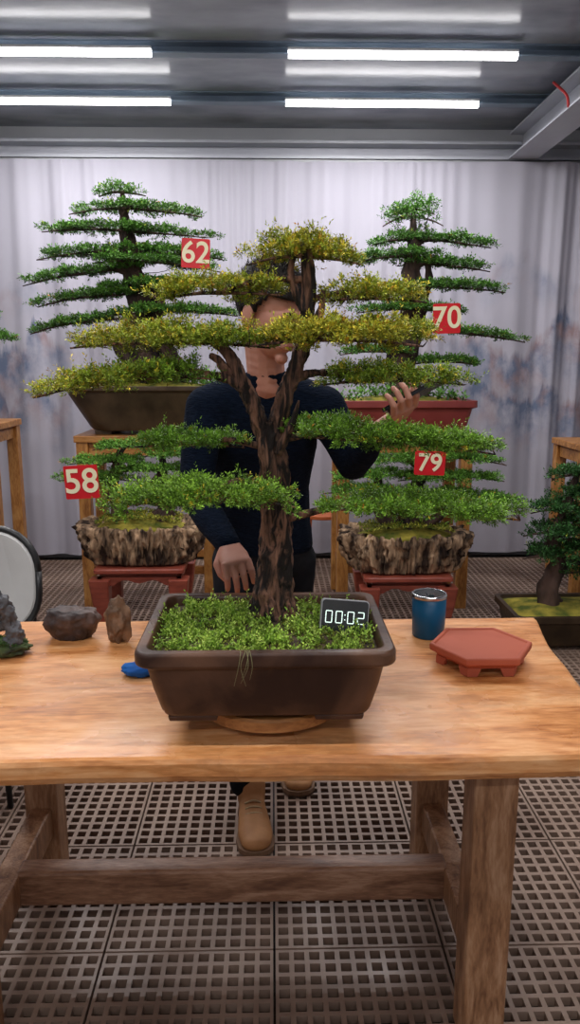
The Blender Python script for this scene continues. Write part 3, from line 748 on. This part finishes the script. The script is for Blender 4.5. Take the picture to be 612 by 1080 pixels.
m_bark_d = nmat('dark_bark', (.014,.008,.007), (.11,.062,.045), 10, .85, .9, (1.5,1.5,.5), 8, bscale=18, bdist=.02)
DK = dict(cd=(.022,.085,.016), cl=(.15,.37,.05), cy=(.40,.46,.06))
def big(root_ob, trunks, pads, **k):
    a = dict(cr=.046, ns=17, slen=.030, nleaf=6, LL=.018, LW=.0082, twig=.0038, fill=1.4, sides=24, rough=.2, bark=.006, tn=9, bfreq=.5, wild=.25); a.update(DK); a.update(k)
    build_tree(root_ob, trunks, pads, LEAF, m_bark_d, **a)
T62 = root('layered_bonsai_tree', (-.72, 4.66, 1.34))
big(T62, [([(-.70,4.66,1.33),(-.72,4.66,1.45),(-.78,4.65,1.62),(-.74,4.66,1.80),(-.80,4.66,1.98),(-.83,4.66,2.16),(-.85,4.66,2.30),(-.855,4.66,2.44)], [.13,.10,.085,.08,.062,.045,.028,.010]),
          ([(-.66,4.62,1.34),(-.58,4.62,1.45),(-.64,4.63,1.60),(-.74,4.65,1.72)], [.06,.05,.04,.03]),
          ([(-.72,4.62,1.42),(-.84,4.61,1.50),(-.90,4.60,1.62),(-.82,4.62,1.74)], [.05,.04,.035,.02]),
          ([(-.74,4.62,1.70),(-.66,4.60,1.80),(-.70,4.60,1.92),(-.80,4.62,2.0)], [.04,.035,.03,.02]),
          ([(-.70,4.62,1.42),(-.88,4.60,1.40),(-.98,4.58,1.34)], [.06,.03,.01]), ([(-.70,4.62,1.42),(-.55,4.60,1.38),(-.48,4.58,1.33)], [.05,.03,.01])],
 [dict(c=(-.855,4.66,2.455), hx=.155, hy=.12, th=.05, droop=.03, at=(-.855,4.66,2.43), y=.05),
  dict(c=(-.785,4.66,2.365), hx=.44, hy=.18, th=.025, droop=.05, tilt=-.01, at=(-.85,4.66,2.30), y=.05),
  dict(c=(-.86,4.66,2.245), hx=.54, hy=.22, th=.025, droop=.03, tilt=-.02, at=(-.84,4.66,2.2), y=.05),
  dict(c=(-.83,4.66,2.130), hx=.62, hy=.24, th=.028, droop=.06, at=(-.82,4.66,2.1), y=.05),
  dict(c=(-.66,4.57,2.06), hx=.42, hy=.20, th=.025, droop=.04, tilt=-.03, at=(-.81,4.66,2.03), y=.05),
  dict(c=(-1.10,4.62,2.00), hx=.40, hy=.20, th=.025, droop=.02, tilt=.06, at=(-.80,4.66,1.98), y=.05),
  dict(c=(-.62,4.62,1.94), hx=.46, hy=.22, th=.028, droop=.04, at=(-.79,4.66,1.93), y=.05),
  dict(c=(-1.05,4.60,1.87), hx=.36, hy=.22, th=.028, droop=.03, tilt=.04, at=(-.77,4.66,1.88), y=.05),
  dict(c=(-.60,4.60,1.79), hx=.46, hy=.22, th=.028, droop=.04, at=(-.75,4.66,1.80), y=.05),
  dict(c=(-1.12,4.60,1.725), hx=.34, hy=.20, th=.028, droop=.03, tilt=.05, at=(-.75,4.66,1.76), y=.05),
  dict(c=(-.56,4.60,1.64), hx=.36, hy=.20, th=.03, droop=.04, at=(-.77,4.66,1.66), y=.05)])
herbs('undergrowth', T62, (-.745, 4.62), .42, .20, lambda x, y: 1.34+.05*(1-(x/.42)**2), 300, .03, .13, .030, .018, (.03,.12,.02), (.24,.50,.09), exclude=lambda x, y: (x/.42)**2+(y/.2)**2 > 1)
T70 = root('layered_bonsai_tree', (.81, 4.66, 1.27))
big(T70, [([(.80,4.66,1.24),(.80,4.66,1.35),(.77,4.66,1.50),(.83,4.66,1.66),(.86,4.66,1.85),(.82,4.66,2.0),(.84,4.66,2.15),(.83,4.66,2.33)], [.12,.085,.078,.070,.064,.05,.035,.012]),
          ([(.80,4.64,1.32),(.90,4.62,1.29),(1.0,4.6,1.24)], [.05,.03,.01]), ([(.86,4.66,1.8),(.93,4.66,1.95),(.92,4.66,2.1)], [.035,.025,.01]), ([(.80,4.62,1.4),(.72,4.6,1.55),(.76,4.62,1.7)], [.035,.03,.02])],
 [dict(c=(.83,4.66,2.33), hx=.20, hy=.15, th=.10, droop=.07, at=(.83,4.66,2.30), y=.03),
  dict(c=(.83,4.66,2.37), hx=.14, hy=.11, th=.08, droop=.04, at=(.83,4.66,2.31), y=.03),
  dict(c=(.78,4.66,2.20), hx=.22, hy=.16, th=.028, droop=.03, tilt=.01, at=(.84,4.66,2.16), y=.03),
  dict(c=(1.02,4.66,2.195), hx=.31, hy=.16, th=.028, droop=.02, tilt=-.03, at=(.85,4.66,2.16), y=.03),
  dict(c=(.72,4.62,2.10), hx=.28, hy=.2, th=.028, droop=.03, tilt=.02, at=(.83,4.66,2.06), y=.03),
  dict(c=(1.02,4.66,2.06), hx=.31, hy=.2, th=.028, droop=.03, tilt=-.02, at=(.83,4.66,2.02), y=.03),
  dict(c=(1.06,4.62,1.93), hx=.36, hy=.2, th=.028, droop=.03, tilt=-.01, at=(.84,4.66,1.92), y=.03),
  dict(c=(.66,4.60,1.91), hx=.26, hy=.2, th=.028, droop=.03, at=(.85,4.66,1.9), y=.03),
  dict(c=(.80,4.55,1.80), hx=.34, hy=.18, th=.03, droop=.03, at=(.86,4.66,1.80), y=.03),
  dict(c=(1.16,4.62,1.665), hx=.40, hy=.2, th=.028, droop=.03, tilt=-.035, at=(.84,4.66,1.70), y=.03),
  dict(c=(.62,4.60,1.56), hx=.24, hy=.18, th=.03, droop=.03, at=(.78,4.66,1.52), y=.03),
  dict(c=(1.02,4.60,1.50), hx=.24, hy=.18, th=.03, droop=.03, at=(.78,4.66,1.48), y=.03)])
herbs('undergrowth', T70, (.79, 4.62), .36, .18, lambda x, y: 1.25+.04*(1-(x/.37)**2), 260, .03, .13, .028, .016, (.03,.12,.02), (.22,.46,.09), patchy=.5)
MD = dict(cr=.034, ns=17, slen=.022, nleaf=6, LL=.0145, LW=.0062, twig=.003, cd=(.030,.105,.016), cl=(.20,.45,.06))
T58 = root('twin_trunk_bonsai_tree', (-.70, 4.0, .64))
big(T58, [([(-.80,4.0,.64),(-.83,4.0,.74),(-.86,4.0,.84),(-.82,4.0,.94),(-.80,4.0,1.04)], [.05,.036,.032,.024,.010]),
          ([(-.62,4.0,.65),(-.56,3.99,.73),(-.64,3.99,.82),(-.58,3.99,.92),(-.58,4.0,1.02)], [.055,.042,.034,.024,.010])],
 [dict(c=(-.72,4.0,1.065), hx=.26, hy=.14, th=.025, droop=.03, at=(-.80,4.0,1.02), y=.06),
  dict(c=(-.50,4.0,1.02), hx=.22, hy=.13, th=.025, droop=.02, at=(-.58,4.0,1.0), y=.06),
  dict(c=(-.86,3.98,.985), hx=.24, hy=.14, th=.025, droop=.02, at=(-.82,4.0,.95), y=.06),
  dict(c=(-.60,3.96,.945), hx=.25, hy=.14, th=.025, droop=.02, at=(-.60,4.0,.92), y=.06),
  dict(c=(-.93,3.96,.90), hx=.22, hy=.14, th=.025, droop=.02, at=(-.86,4.0,.86), y=.06)], **MD)
herbs('moss_tufts', T58, (-.70, 3.98), .22, .12, lambda x, y: .66+.03*(1-(x/.24)**2), 700, .006, .02, .014, .007, (.12,.18,.02), (.50,.44,.06), nleaf=4)
T79 = root('twin_trunk_bonsai_tree', (.715, 4.0, .6))
big(T79, [([(.74,4.0,.60),(.72,4.0,.70),(.76,4.0,.80),(.80,4.0,.92),(.82,4.0,1.06)], [.06,.042,.034,.026,.010]),
          ([(.66,4.0,.60),(.58,4.0,.70),(.55,4.0,.80),(.58,4.0,.92)], [.045,.030,.024,.012]), ([(.80,4.0,.60),(.90,3.98,.68),(.98,3.98,.76)], [.035,.024,.014])],
 [dict(c=(.84,4.0,1.085), hx=.30, hy=.15, th=.028, droop=.04, at=(.82,4.0,1.03), y=.04),
  dict(c=(.98,3.98,1.00), hx=.30, hy=.15, th=.025, droop=.03, tilt=-.02, at=(.81,4.0,.98), y=.04),
  dict(c=(.64,3.98,.99), hx=.26, hy=.15, th=.025, droop=.03, at=(.78,4.0,.93), y=.04),
  dict(c=(.58,3.96,.91), hx=.28, hy=.15, th=.025, droop=.03, at=(.57,4.0,.88), y=.04),
  dict(c=(.95,3.96,.90), hx=.32, hy=.15, th=.025, droop=.03, at=(.79,4.0,.88), y=.04),
  dict(c=(.50,3.94,.83), hx=.26, hy=.14, th=.025, droop=.02, at=(.56,4.0,.80), y=.04),
  dict(c=(1.06,3.95,.80), hx=.32, hy=.15, th=.025, droop=.03, tilt=-.03, at=(.97,3.98,.75), y=.04),
  dict(c=(.72,3.92,.79), hx=.26, hy=.14, th=.025, droop=.02, at=(.75,4.0,.78), y=.04)], **MD)
herbs('moss_tufts', T79, (.715, 3.98), .24, .12, lambda x, y: .605+.03*(1-(x/.26)**2), 700, .006, .02, .014, .007, (.10,.17,.02), (.46,.44,.06), nleaf=4)
TR = root('potted_juniper', (1.60, 3.92, .18))
big(TR, [([(1.52,3.92,.17),(1.50,3.92,.28),(1.54,3.92,.42),(1.50,3.92,.56),(1.56,3.92,.72),(1.60,3.92,.90)], [.07,.05,.042,.036,.026,.012])],
 [dict(c=(1.62,3.92,.92), hx=.16, hy=.14, th=.05, droop=.04, at=(1.60,3.92,.88), y=.02),
  dict(c=(1.70,3.92,.82), hx=.22, hy=.17, th=.05, droop=.04, at=(1.58,3.92,.8), y=.02),
  dict(c=(1.52,3.90,.74), hx=.17, hy=.16, th=.05, droop=.04, at=(1.56,3.92,.7), y=.02),
  dict(c=(1.72,3.92,.68), hx=.26, hy=.18, th=.05, droop=.04, at=(1.54,3.92,.66), y=.02),
  dict(c=(1.49,3.88,.62), hx=.18, hy=.17, th=.05, droop=.04, at=(1.52,3.92,.6), y=.02),
  dict(c=(1.72,3.90,.53), hx=.28, hy=.18, th=.05, droop=.04, at=(1.50,3.92,.54), y=.02),
  dict(c=(1.46,3.86,.50), hx=.15, hy=.15, th=.05, droop=.04, at=(1.52,3.92,.48), y=.02),
  dict(c=(1.74,3.90,.40), hx=.24, hy=.17, th=.05, droop=.04, at=(1.54,3.92,.42), y=.02)], cr=.04, cd=(.012,.045,.014), cl=(.06,.19,.045))
pot('oval_bonsai_pot', (-2.1, 4.75), 1.15, [(.24,.16,0,.9),(.26,.17,.02,1),(.31,.20,.13,1),(.33,.215,.14,1),(.33,.215,.16,1),(.30,.19,.16,.9),(.29,.18,.14,.9)],
    m_pot62, (.02, [(-.16,-.10,.08,.05),(.16,-.10,.08,.05),(-.16,.10,.08,.05),(.16,.10,.08,.05)]), .145, (.295,.185), m_mossy, r=.1, mound=.03)
TL = root('layered_bonsai_tree', (-2.1, 4.75, 1.3))
big(TL, [([(-2.1,4.75,1.28),(-2.12,4.75,1.45),(-2.06,4.75,1.65),(-2.1,4.75,1.95)], [.08,.055,.045,.012])],
 [dict(c=(-2.1,4.75,1.95), hx=.22, hy=.2, th=.05, droop=.04, at=(-2.1,4.75,1.9)),
  dict(c=(-2.0,4.75,1.79), hx=.42, hy=.2, th=.03, droop=.04, at=(-2.08,4.75,1.75)),
  dict(c=(-1.94,4.72,1.66), hx=.42, hy=.2, th=.03, droop=.04, at=(-2.06,4.75,1.63)),
  dict(c=(-2.0,4.7,1.52), hx=.36, hy=.2, th=.03, droop=.04, at=(-2.1,4.75,1.5))])

# ------------------------------------------------------------------ number signs
m_sign = nmat('sign_red', (.62,.006,.014), (.70,.010,.018), 3, .35)
m_dig = nmat('sign_digit', (.90,.82,.52), (.93,.86,.60), 3, .5)
def sign(txt, c, w_, h_, back, tilt=0):
    R = root('number_sign', c)
    M = Matrix.Translation(c) @ Matrix.Rotation(math.radians(tilt), 4, 'Y')
    V, F = local(M, loft([[(x, y, z) for x, z, _ in rr(w_/2, h_/2, 0, .008)] for y in (-.002, .002)])); mobj('card', V, F, m_sign, R)
    cu = bpy.data.curves.new('digits', 'FONT'); cu.body = txt; cu.align_x = 'CENTER'; cu.align_y = 'CENTER'
    cu.size = h_*1.02; cu.extrude = .001; cu.offset = .0022; cu.space_character = 1.0
    o = bpy.data.objects.new('digits', cu); cu.materials.append(m_dig); link(o, R)
    o.matrix_parent_inverse = Matrix.Identity(4)
    o.matrix_local = Matrix.Rotation(math.radians(tilt), 4, 'Y') @ Matrix.Translation((0, -.004, 0)) @ Matrix.Rotation(math.radians(90), 4, 'X')
    V, F = tube([(c[0], c[1]+.003, c[2]), ((c[0]+back[0])/2, (c[1]+back[1])/2, min(c[2], back[2])-.01), back], [.002]*3, 5, 4)
    mobj('wire', V, F, nmat('wire', (.05,.05,.05), None), R, smooth=True)
sign('62', (-.40, 4.22, 2.056), .150, .150, (-.78, 4.64, 2.0), 3)
sign('70', (.960, 4.26, 1.725), .150, .160, (.86, 4.62, 1.75), -2)
sign('58', (-.935, 3.70, .915), .165, .165, (-.86, 3.97, .88), -3)
sign('79', (.770, 3.66, 1.008), .150, .118, (.80, 3.97, .95), 2)

# ------------------------------------------------------------------ chair on the left, small orange stool
CH = root('chair', (-1.10, 2.65, 0)); m_white = nmat('chair_white', (.66,.66,.64), None, 3, .4); m_blk = nmat('black_metal', (.012,.012,.013), None, 4, .35)
def backring(s, y, n=8):
    out = []
    for x, z, _ in rr(.215*s, .20*s, 0, .16*s, (0, 0), n):
        out.append((-1.10+x, y+.35*x*x*-1.0+.12*(z+.2)*.6, .68+z))
    return out
V, F = loft([backring(.95, 2.80), backring(.97, 2.79), backring(.97, 2.775), backring(.93, 2.765)]); mobj('backrest', V, F, m_white, CH, smooth=False)
pr = backring(1.0, 2.783); pr = pr+[pr[0]]
V, F = tube(pr, [.014]*len(pr), 8, 1); mobj('back_frame', V, F, m_blk, CH, smooth=True)
V, F = loft([rr(.20,.20,.435,.08,(-1.10,2.58)), rr(.22,.22,.445,.09,(-1.10,2.58)), rr(.22,.22,.47,.09,(-1.10,2.58)), rr(.20,.20,.48,.08,(-1.10,2.58))]); mobj('seat', V, F, m_white, CH, smooth=True)
P = [tube([(-1.10+sx*.17, 2.58+sy*.17, .445), (-1.10+sx*.20, 2.58+sy*.21, 0)], [.013,.010], 8, 2) for sx in (-1, 1) for sy in (-1, 1)]
P += [tube([(-1.10+sx*.17, 2.76, .44), (-1.10+sx*.18, 2.80, .50), (-1.10+sx*.19, 2.775, .60)], [.011]*3, 8, 3) for sx in (-1, 1)]
V, F = merge(P); mobj('legs', V, F, m_blk, CH, smooth=True)
oc = (.36, 5.25); OS = root('plastic_stool', (oc[0], oc[1], 0)); m_or = nmat('orange_plastic', (.55,.14,.04), None, 3, .4)
V, F = loft([circ(.15,.42,oc), circ(.16,.425,oc), circ(.16,.445,oc), circ(.15,.45,oc)]); mobj('seat', V, F, m_or, OS, smooth=False)
V, F = merge([tube([(oc[0]+sx*.10, oc[1]+sy*.10, .42), (oc[0]+sx*.14, oc[1]+sy*.14, 0)], [.018,.015], 8, 2) for sx in (-1,1) for sy in (-1,1)]); mobj('legs', V, F, m_or, OS, smooth=True)

# ------------------------------------------------------------------ man
MAN = root('man', (-.03, 2.38, 0))
m_skin = nmat('skin', (.44,.20,.14), (.52,.255,.185), 12, .55, spec=.35)
m_skin.node_tree.nodes['Principled BSDF'].inputs['Subsurface Weight'].default_value = .05
m_sweat = nmat('navy_sweater', (.002,.005,.013), (.005,.010,.022), 60, .95, .6, (1,1,4), 3, spec=.1)
m_pant = nmat('black_trousers', (.006,.007,.010), (.012,.013,.016), 20, .9, .2, spec=.15)
m_hair = nmat('black_hair', (.008,.006,.005), (.016,.012,.010), 60, .6, .5, spec=.25)
m_shoe = nmat('tan_leather', (.34,.15,.05), (.46,.22,.085), 14, .6, .2)
m_sole = nmat('shoe_sole', (.20,.11,.06), None, 6, .7)
torso = chain([((-.03,2.385,.92), (.165,.115,.06)), ((-.03,2.37,1.0), (.155,.11,.08)), ((-.03,2.34,1.12), (.148,.108,.08)), ((-.028,2.28,1.26), (.168,.12,.09)), ((-.022,2.235,1.35), (.160,.10,.07)), ((-.018,2.20,1.41), (.095,.075,.045)), ((-.014,2.165,1.462), (.062,.062,.02))], .25)
armR = chain([((-.12,2.22,1.385), .07), ((-.185,2.205,1.365), .066), ((-.205,2.17,1.26), .056), ((-.218,2.13,1.13), .050), ((-.165,2.00,1.08), .044), ((-.112,1.895,1.036), .033)])
armL = chain([((.08,2.22,1.385), .07), ((.150,2.205,1.365), .066), ((.200,2.21,1.28), .056), ((.238,2.22,1.20), .049), ((.258,2.11,1.25), .043), ((.272,2.01,1.310), .033)])
blob('sweater', torso+armR+armL, .009, m_sweat, MAN, smooth=5)
hips = chain([((-.03,2.385,.95), (.155,.11,.05)), ((-.03,2.39,.86), (.160,.115,.06))], .3)
legR = chain([((-.115,2.385,.86), .085), ((-.112,2.31,.50), .065), ((-.105,2.29,.40), .062), ((-.095,2.335,.14), .056), ((-.094,2.335,.11), .058)], .25)
legL = chain([((.060,2.40,.86), .085), ((.058,2.50,.50), .065), ((.058,2.52,.40), .062), ((.060,2.64,.14), .056), ((.060,2.645,.11), .058)], .25)
blob('trousers', hips+legR+legL, .010, m_pant, MAN, smooth=4)
def outline(k):
    pts = []
    prof = [(.012,0),(.034,.012),(.040,.05),(.036,.11),(.046,.17),(.052,.21),(.046,.255),(.030,.275),(.008,.283)]
    for w_, l in prof: pts.append((w_*k, -(l-.14)*k-.14+.01))
    for w_, l in prof[::-1]: pts.append((-w_*k, -(l-.14)*k-.14+.01))
    return pts
def shoe(x, heel, toe_dir, nm):
    a = math.atan2(toe_dir[0], -toe_dir[1]); M = Matrix.Translation((x, heel, 0)) @ Matrix.Rotation(a, 4, 'Z') @ Matrix.Scale(1.18, 4, (1,0,0))
    P = chain([((0,-.03,.05), (.036,.04,.042)), ((0,-.08,.052), (.038,.04,.040)), ((.0,-.14,.045), (.044,.04,.034)), ((0,-.20,.038), (.048,.045,.028)), ((0,-.235,.035), (.042,.035,.024))], .3) + chain([((0,-.035,.06), .040), ((0,-.03,.11), .042)], .4)
    blob(nm, P, .006, m_shoe, MAN, M, 3)
    V, F = local(M, loft([[(sx, sy, z) for sx, sy in outline(k)] for z, k in ((.001, .96), (.008, 1.0), (.024, 1.0))])); mobj(nm+'_sole', V, F, m_sole, MAN, bevel=.002)
    P = [tube([(-.022,-.10-.022*i,.083-.006*i), (0,-.103-.022*i,.094-.008*i), (.022,-.10-.022*i,.083-.006*i)], [.003]*3, 6, 3) for i in range(4)]
    V, F = local(M, merge(P)); mobj(nm+'_laces', V, F, nmat('laces', (.55,.40,.22), None), MAN, smooth=True)
shoe(-.078, 2.345, (.10, -1), 'shoe_1'); shoe(.075, 2.675, (.06, -1), 'shoe_2')
# head
HC = Vector((.004, 2.10, 1.622))
MH = Matrix.Translation(HC) @ Matrix.Rotation(math.radians(46), 4, 'Z') @ Matrix.Rotation(math.radians(20), 4, 'X') @ Matrix.Scale(1.04, 4)
nb = MH.inverted() @ Vector((-.014, 2.165, 1.435))
E = lambda c, r: ellipsoid(c, r, 24, 16)
head = [E((0,.02,.035), (.074,.094,.080)), E((0,-.015,-.008), (.064,.070,.068)), E((0,-.026,-.060), (.047,.050,.043)), E((0,-.066,-.095), (.019,.016,.016)), E((0,-.078,.022), (.048,.012,.011)),
        E((.036,-.055,-.026), (.024,.024,.020)), E((-.036,-.055,-.026), (.024,.024,.020)), E((.009,-.097,-.036), (.008,.008,.007)), E((-.009,-.097,-.036), (.008,.008,.007)), E((0,-.074,-.060), (.024,.013,.013))]
head += chain([((0,-.086,.008), .008), ((0,-.110,-.032), .0105)], .4) + chain([((0,.030,-.03), .054), (nb, .052)], .4)
for s in (-1, 1): head += [E((s*.076,.014,-.008), (.009,.019,.030)), E((s*.072,.006,-.028), (.008,.010,.014))]
blob('head', head, .003, m_skin, MAN, MH, 3)
V, F = local(MH, merge([E((0,-.0870,-.0560), (.021,.007,.0042)), E((0,-.0865,-.0640), (.018,.007,.0050))])); mobj('lips', V, F, nmat('lips', (.34,.10,.085), None), MAN, smooth=True)
V, F = local(MH, merge([E((s*.030,-.0725,.002), (.0125,.010,.0045)) for s in (-1, 1)])); mobj('eyes', V, F, nmat('eye_white', (.65,.60,.56), None, 3, .2), MAN, smooth=True)
V, F = local(MH, merge([E((s*.030,-.0795,.000), (.005,.0040,.0042)) for s in (-1, 1)])); mobj('irises', V, F, nmat('iris', (.015,.008,.005), None, 3, .1), MAN, smooth=True)
V, F = local(MH, merge([tube([(s*.016,-.083,.006), (s*.030,-.084,.0095), (s*.044,-.074,.005)], [.003,.0042,.003], 8, 4) for s in (-1, 1)])); mobj('eyelids', V, F, m_skin, MAN, smooth=True)
V, F = local(MH, merge([tube([(s*.012,-.090,.020), (s*.030,-.089,.027), (s*.048,-.076,.022)], [.0035,.004,.0022], 6, 4) for s in (-1, 1)])); mobj('eyebrows', V, F, m_hair, MAN, smooth=True)
hv, hf = ellipsoid((0,.022,.040), (.082,.102,.092), 56, 40)
def keep(p):
    y, z = p.y, p.z
    thr = .054 if y < -.045 else (.054-(y+.045)/.045*.066 if y < 0 else (-.012 if y < .03 else -.055))
    if abs(p.x) > .06 and -.01 < y < .035: thr = max(thr, .004)
    return z > thr
kp = [keep(Vector(v)) for v in hv]; mp_ = {}; V = []
for i, (v, k) in enumerate(zip(hv, kp)):
    if k: mp_[i] = len(V); p = Vector(v); V.append(MH @ (p*(1+.02*noise.noise(p*60))))
F = [tuple(mp_[i] for i in f) for f in hf if all(kp[i] for i in f)]
mobj('hair', V, F, m_hair, MAN, smooth=True, solid=.006)
hp = np.array([tuple(v) for v in V]); idx = rng.integers(0, len(hp), 7000); hc_ = np.array(MH @ Vector((0,.022,.038)))
hp2 = hp[idx]+rng.normal(scale=.003, size=(7000, 3)); hd = norm(norm(hp2-hc_)*.5+np.array([[.35,-.30,.1]])+rng.normal(scale=.3, size=(7000, 3)))
leaves('hair_strands', hp2, hd, rng.uniform(.008, .018, 7000), np.full(7000, .0014), np.tile([.010,.008,.007], (7000, 1)), leafmat('hair_strand', .6), MAN)

def hand(nm, wrist, f, back, side, curls, thumb):
    Y = Vector(f).normalized(); Z = Vector(back); Z = (Z-Y*Z.dot(Y)).normalized(); X = Y.cross(Z)
    M = Matrix.Translation(wrist) @ Matrix((X, Y, Z)).transposed().to_4x4()
    P = chain([((0,-.03,0), (.026,.02,.020)), ((0,.01,0), (.030,.02,.017)), ((0,.045,0), (.038,.02,.015)), ((0,.078,0), (.038,.014,.012))], .4)
    for i, (x, L) in enumerate(((-.030,.062), (-.010,.076), (.010,.082), (.030,.074))):
        x = x*side
        p = Vector((x, .080, 0)); a = 0; pts = [(p, .0092)]; sp_ = x*1.3
        for j, (fr, r) in enumerate(((.45, .0087), (.31, .0078), (.24, .0067))):
            a += math.radians(curls[i][j]); d = Vector((sp_, math.cos(a), -math.sin(a))); p = p+d*(L*fr); pts.append((p, r))
        P += chain(pts, .4)
    P += chain([(Vector((side*.022,.015,-.006)), .014), (Vector(thumb[0]), .0115), (Vector(thumb[1]), .0100), (Vector(thumb[2]), .0082)], .4)
    blob(nm, P, .0024, m_skin, MAN, M, 3); return M
hand('hand_right', (-.110, 1.888, 1.034), (.28,-1,-.34), (-.1,-.30,1), 1, [(26,40,30),(32,42,30),(36,44,30),(42,48,30)], ((.042,.042,-.018), (.040,.068,-.030), (.030,.085,-.040)))
a_ = Vector((.808,-.303,.505)); n_ = Vector((-.425,.294,.855)); n_ = (n_-a_*n_.dot(a_)).normalized(); b2 = n_.cross(a_)
PHC = Vector((.352, 1.905, 1.412))
HA = PHC - a_*.040            # place on the phone where the palm sits
fdir = (a_*.55+b2*-.83) if b2.y > 0 else (a_*.55+b2*.83)
fdir.normalize()
wr = HA - fdir*.062 - n_*.020
hand('hand_left', wr, fdir, -n_, 1, [(30,55,40),(28,55,40),(25,55,40),(22,50,35)], ((.044,.040,-.012), (.050,.062,-.030), (.040,.080,-.036)))
blob('left_wrist', chain([((.272,2.01,1.310), .026), (tuple(wr), .025)], .4), .004, m_skin, MAN, None, 2)
PH = root('phone', tuple(PHC)); Mp = Matrix.Translation(PHC) @ Matrix((a_, b2, n_)).transposed().to_4x4()
V, F = local(Mp, loft([rr(.078,.037,-.0048,.009), rr(.0785,.0375,0,.009), rr(.078,.037,.0048,.009)])); mobj('body', V, F, nmat('phone_black', (.015,.015,.018), None, 3, .2), PH)
V, F = local(Mp, loft([rr(.073,.033,.0048,.007), rr(.073,.033,.0054,.007)])); mobj('screen', V, F, nmat('phone_screen', (.02,.03,.05), None, 3, .05), PH)

# ------------------------------------------------------------------ camera
cam = bpy.data.cameras.new('camera'); cam.sensor_fit = 'VERTICAL'; cam.sensor_height = 36; cam.lens = 36*800/1080
co = bpy.data.objects.new('camera', cam); COL.objects.link(co)
co.location = (0, 0, 1.5); co.rotation_euler = (math.radians(90-11.3), 0, math.radians(-1.36)); cam.clip_start = .05
scene.camera = co
